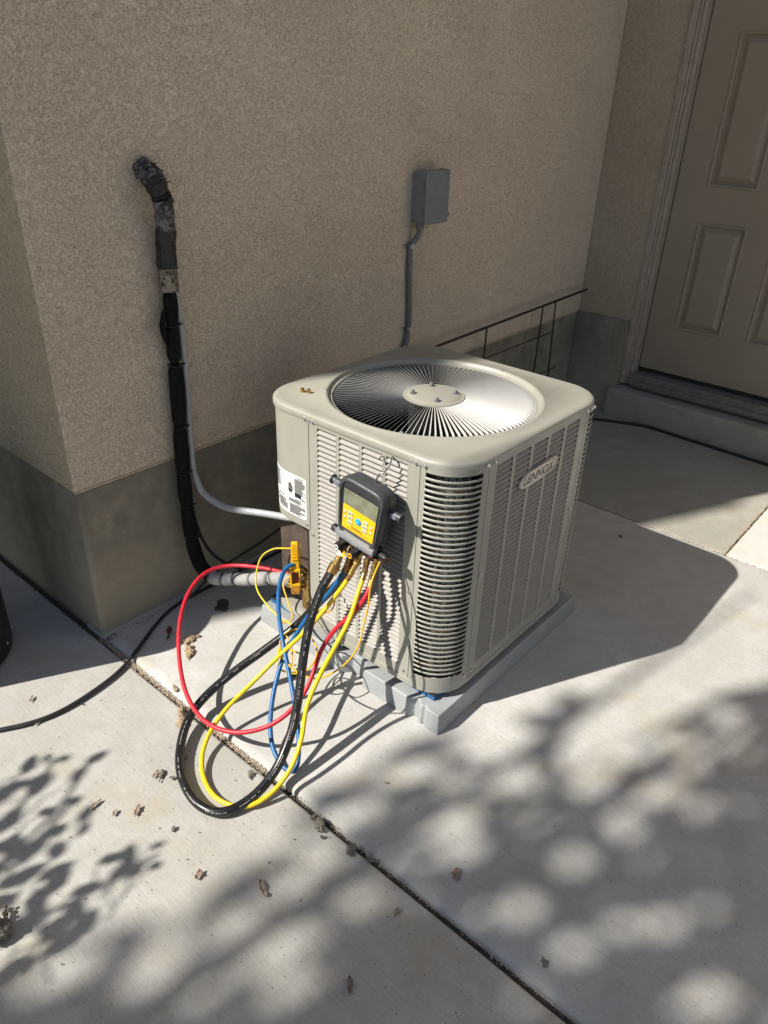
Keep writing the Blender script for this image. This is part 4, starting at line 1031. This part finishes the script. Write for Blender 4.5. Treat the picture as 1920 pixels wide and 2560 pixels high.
clump('dried_mud', .049, -1.568, .026, .018, .2, M['mudgrey'], 'faint grey crumb near the bottom of the joint', seed=18, h=.004, n=20)
leaf('dead_leaf', .158, -.132, .045, .018, .8, M['leafred'], 'red brown dead leaf by the ground cable', 1)
leaf('dead_leaf', .137, -.155, .030, .010, .5, M['leafgreen'], 'small green leaf by the ground cable', 2)
leaf('dead_leaf', .088, -1.322, .034, .022, .5, M['deadleaf'], 'brown folded leaf alone on the main slab', 3)
leaf('dead_leaf', -.225, -1.025, .055, .013, 1.15, M['deadleaf'], 'curled brown leaf at the edge of the tree shade', 4, .5)
leaf('dead_leaf', -.246, -1.305, .040, .013, .9, M['deadleaf'], 'curled leaf on the shaded slab near the bottom', 5, .5)
leaf('dead_leaf', -.07, -1.277, .026, .009, .35, M['deadleaf'], 'narrow dark leaf left of the lower joint', 6, .5)
leaf('dead_leaf', -.295, -.649, .036, .014, .7, M['deadleaf'], 'pinkish brown leaf lying in sun between the leaf shadows and the hoses', 7)
leaf('dead_leaf', -.355, -.560, .045, .010, .15, M['deadleaf'], 'long thin brown leaf among the leaf shadows', 8)
leaf('dead_leaf', -.300, -.896, .026, .018, .8, M['deadleaf'], 'reddish leaf in the sunny patch at lower left', 9)
leaf('dead_leaf', -.284, -.105, .030, .008, .9, M['deadleaf'], 'thin brown leaf above the cable at the left', 10)
leaf('dead_leaf', -.307, -.205, .055, .006, .15, M['deadleaf'], 'flat brown stem lying just below the cable', 11, .2)
leaf('dead_leaf', -.202, -.588, .030, .012, .5, M['deadleaf'], 'tan leaf beside the twig bits by the black hose', 12)
leaf('dead_leaf', -.118, -.600, .020, .007, .5, M['deadleaf'], 'tiny brown leaf between the black and yellow hoses', 13)
leaf('dead_leaf', -.335, -.615, .022, .010, .4, M['deadleaf'], 'small brown leaf among the leaf shadows', 14)

# ------------------------------------------------------------------ trees that throw the dappled shade
def inpoly(x, y, P):
    c_ = False; j = len(P)-1
    for i in range(len(P)):
        if (P[i][1] > y) != (P[j][1] > y) and x < (P[j][0]-P[i][0])*(y-P[i][1])/(P[j][1]-P[i][1])+P[i][0]: c_ = not c_
        j = i
    return c_
K = Vector((-SUN.x/-SUN.z*-1*-1, 0, 0))
KX, KY = SUN.x/SUN.z, SUN.y/SUN.z      # shift per metre of height towards the sun
dark = [(1.35, -1.72), (1.097, -1.559), (.891, -1.501), (.736, -1.434), (.583, -1.454), (.431, -1.416), (.386, -1.283), (.408, -1.197), (.451, -1.076), (.377, -1.021), (.271, -.978), (.125, -.978), (.06, -.928), (-.018, -.926), (-.08, -.975), (-.178, -.957), (-.229, -.953), (-.345, -.939), (-.447, -.887), (-.569, -.825), (-.642, -.799), (-.735, -.762), (-1.1, -.9), (-1.0, -1.9), (.0, -2.9), (1.9, -2.6), (2.2, -2.0)]
branch = [(.77, -1.207), (.807, -1.247), (.713, -1.269), (.605, -1.292), (.50, -1.335), (.42, -1.44), (.39, -1.43), (.47, -1.31), (.505, -1.279), (.626, -1.266), (.595, -1.181), (.61, -1.171), (.678, -1.244)]
holes = [(.42, -1.121, .9), (.434, -1.202, .9), (.297, -1.187, .8), (.548, -1.268, .9), (.494, -1.313, .8), (.113, -1.185, .5), (.178, -1.218, .6), (.157, -1.289, .7), (-.305, -1.045, .8), (-.272, -1.11, .9), (-.329, -1.132, .7), (-.367, -1.062, .6), (-.389, -.936, .4), (-.443, -1.086, .6), (-.581, -.866, .7), (-.631, -.851, .6), (.3, -1.5, .5), (.124, -1.472, .4), (.76, -1.58, .7), (.797, -1.5, .6), (.645, -1.649, .5), (.484, -1.514, .6), (.592, -1.55, .5), (.174, -1.784, 1.0), (.208, -1.835, .9), (.982, -1.625, .8), (-.141, -.962, .6), (-.079, -1.066, .7), (.386, -1.466, .4), (.235, -1.656, .35), (.64, -1.58, .7), (.90, -1.66, .8), (1.02, -1.60, .6), (.52, -1.42, .7), (.22, -1.24, .7), (.02, -1.16, .5), (.33, -1.36, .6), (-.18, -1.06, .7), (-.33, -1.22, .5), (-.10, -1.20, .5), (.05, -1.40, .4), (.42, -1.60, .4), (.47, -1.20, .8), (.37, -1.25, .7), (.52, -1.245, .8), (-.5, -1.0, .6), (-.45, -.97, .6), (.46, -1.56, .4), (.60, -1.36, .6), (.70, -1.47, .6), (.28, -1.08, .7), (.20, -1.04, .5), (.08, -1.05, .6), (.0, -1.01, .5), (.84, -1.58, .7), (-.25, -1.16, .5), (.12, -1.60, .4), (.30, -1.72, .3), (-.02, -1.30, .35)]
rnd = random.Random(77)
for _ in range(60): holes.append((rnd.uniform(-.75, 1.1), rnd.uniform(-2.1, -1.0), .10))
def leaf_faces(mb, c_, s_, rnd):
    q_ = Quaternion((rnd.gauss(0, 1), rnd.gauss(0, 1), rnd.gauss(0, 1), rnd.gauss(0, 1))).normalized()
    P = [(-s_, 0, 0), (-.3*s_, -.42*s_, .08*s_), (.4*s_, -.36*s_, .05*s_), (s_, 0, -.1*s_), (.4*s_, .36*s_, .05*s_), (-.3*s_, .42*s_, .08*s_)]
    mb.add([c_+q_ @ Vector(p) for p in P], [(0, 1, 2, 3), (0, 3, 4, 5)])
rnd = random.Random(21)
tt = thing('tall_tree', 'tall broadleaf tree beyond the house whose crown dapples the concrete', 'tree', (-6.6, 1.0, 0))
T0 = Vector((6.6, -1.0, 0))
mb = MB(); cnt = 0
while cnt < 46000:
    gx, gy = rnd.uniform(-1.15, 2.3), rnd.uniform(-3.0, -.75)
    ok = inpoly(gx, gy, dark)
    if ok:
        for (hx_, hy_, st) in holes:
            # openings stretched along the sun's heading
            dx, dy = gx-hx_, gy-hy_; al = dx*.9-dy*.437; ac = dx*.437+dy*.9
            if (al/(.060*st**.35))**2+(ac/(.042*st**.35))**2 < 1: ok = False; break
    if not ok: continue
    h_ = 6.3+rnd.gauss(0, .22)
    leaf_faces(mb, Vector((gx+KX*h_, gy+KY*h_, h_))+T0, rnd.uniform(.017, .027), rnd); cnt += 1
cnt = 0
while cnt < 380:
    gx, gy = rnd.uniform(.38, .82), rnd.uniform(-1.45, -1.16)
    if not inpoly(gx, gy, branch): continue
    h_ = 6.0+rnd.gauss(0, .3); leaf_faces(mb, Vector((gx+KX*h_, gy+KY*h_, h_))+T0, rnd.uniform(.02, .035), rnd); cnt += 1
mb.build('crown', M['foliage'], tt, smooth=0)
mb = MB(); mb.tube(spline([(0, 0, -.15), (.05, .03, 1.5), (.1, .1, 3), (.05, .3, 4.4), (.1, .35, 6.2)], 6), [.16-.0052*k for k in range(25)], 12)
for k in range(9):
    a = rnd.uniform(0, 6.28); z = rnd.uniform(3.5, 5.6); g_ = Vector((rnd.uniform(-.6, 1.8), rnd.uniform(-2.4, -1.4), 0)); h_ = 6.35
    e_ = Vector((g_.x+KX*h_, g_.y+KY*h_, h_))+T0
    mb.tube(spline([(.07, .25, z), Vector((.07, .25, z)).lerp(e_, .5)+Vector((0, 0, .2)), e_], 6), [.05-.0035*i for i in range(13)], 7)
mb.build('trunk', M['bark'], tt, smooth=50)
# small tree with a low branch: crisper leaf shadows at the lower left
lt = thing('small_tree', 'small broadleaf tree out to the left with a low leafy branch', 'tree', (-3.1, -.2, 0))
T1 = Vector((3.1, .2, 0))
LS = [(-.409, -.32, 1), (-.339, -.364, .9), (-.271, -.437, 1), (-.342, -.449, .9), (-.365, -.335, .6), (-.444, -.379, 1.2), (-.481, -.359, 1.3), (-.399, -.407, .8), (-.378, -.503, 1), (-.44, -.485, 1), (-.444, -.557, 1), (-.391, -.568, .9), (-.485, -.549, 1.1), (-.53, -.553, 1.2), (-.553, -.511, 1.2), (-.531, -.442, 1.3), (-.564, -.601, 1.3), (-.517, -.653, 1.2), (-.474, -.614, 1), (-.487, -.735, 1), (-.41, -.72, 1), (-.382, -.768, 1.1), (-.379, -.736, 1), (-.36, -.808, .8), (-.316, -.77, .7), (-.522, -.759, 1.2), (-.574, -.761, 1.3), (-.601, -.717, 1.3), (-.576, -.803, 1.2), (-.513, -.8, 1.1), (-.407, -.597, .7), (-.62, -.55, 1.4), (-.64, -.65, 1.4), (-.6, -.45, 1.4), (-.53, -.32, 1.0), (-.57, -.68, 1.2), (-.66, -.78, 1.3)]
mb = MB(); tw = MB(); HB = 1.5
def up_(x, y, h_): return Vector((x+KX*h_, y+KY*h_, h_))+T1
node = {}
for (x, y, s_) in LS:
    for k in range(2 if s_ > 1 else 1):
        h_ = HB+rnd.uniform(-.25, .25); gx = x+rnd.gauss(0, .010); gy = y+rnd.gauss(0, .010); c_ = up_(gx, gy, h_)
        L_ = .029*s_; a = rnd.uniform(-.6, .9)
        # leaves lie roughly across the sunlight
        e1 = Vector((math.cos(a), math.sin(a)*.8, rnd.uniform(-.4, .2))).normalized(); e2 = SUN.cross(e1).normalized()
        P = [c_-e1*L_*1.2, c_-e1*L_*.4+e2*L_*.5, c_+e1*L_*.5+e2*L_*.42, c_+e1*L_*1.25, c_+e1*L_*.5-e2*L_*.42, c_-e1*L_*.4-e2*L_*.5]
        mb.add(P, [(0, 1, 2, 3), (0, 3, 4, 5)])
        b_ = up_(x-.05-.1*rnd.random(), y-.06*rnd.random()+.0, HB)
        tw.tube([c_-e1*L_, (c_+b_)/2+Vector((0, 0, -.02)), b_], [.0012, .002, .003], 5)
for a, b_ in (((-.3, -.43), (-.62, -.55)), ((-.38, -.5), (-.62, -.55)), ((-.33, -.78), (-.6, -.72)), ((-.35, -.35), (-.6, -.45)), ((-.62, -.55), (-1.0, -.7)), ((-.6, -.72), (-1.0, -.7)), ((-.6, -.45), (-1.0, -.7))):
    tw.tube(spline([up_(*a, HB), (up_(*a, HB)+up_(*b_, HB))/2+Vector((0, 0, .03)), up_(*b_, HB)], 5), .005, 6)
for k in range(900):
    gx, gy = rnd.uniform(-1.7, -.72), rnd.uniform(-1.5, -.1); h_ = HB+rnd.uniform(-.3, .6)
    leaf_faces(mb, up_(gx, gy, h_), .03, rnd)
tw.tube(spline([(0, 0, -.1), (.03, .02, .8), (0, .1, 1.6), up_(-1.0, -.7, 2.0)], 6), [.05-.0015*k for k in range(19)], 9)
mb.build('crown', M['foliage'], lt, smooth=0); tw.build('trunk', M['bark'], lt, smooth=50)
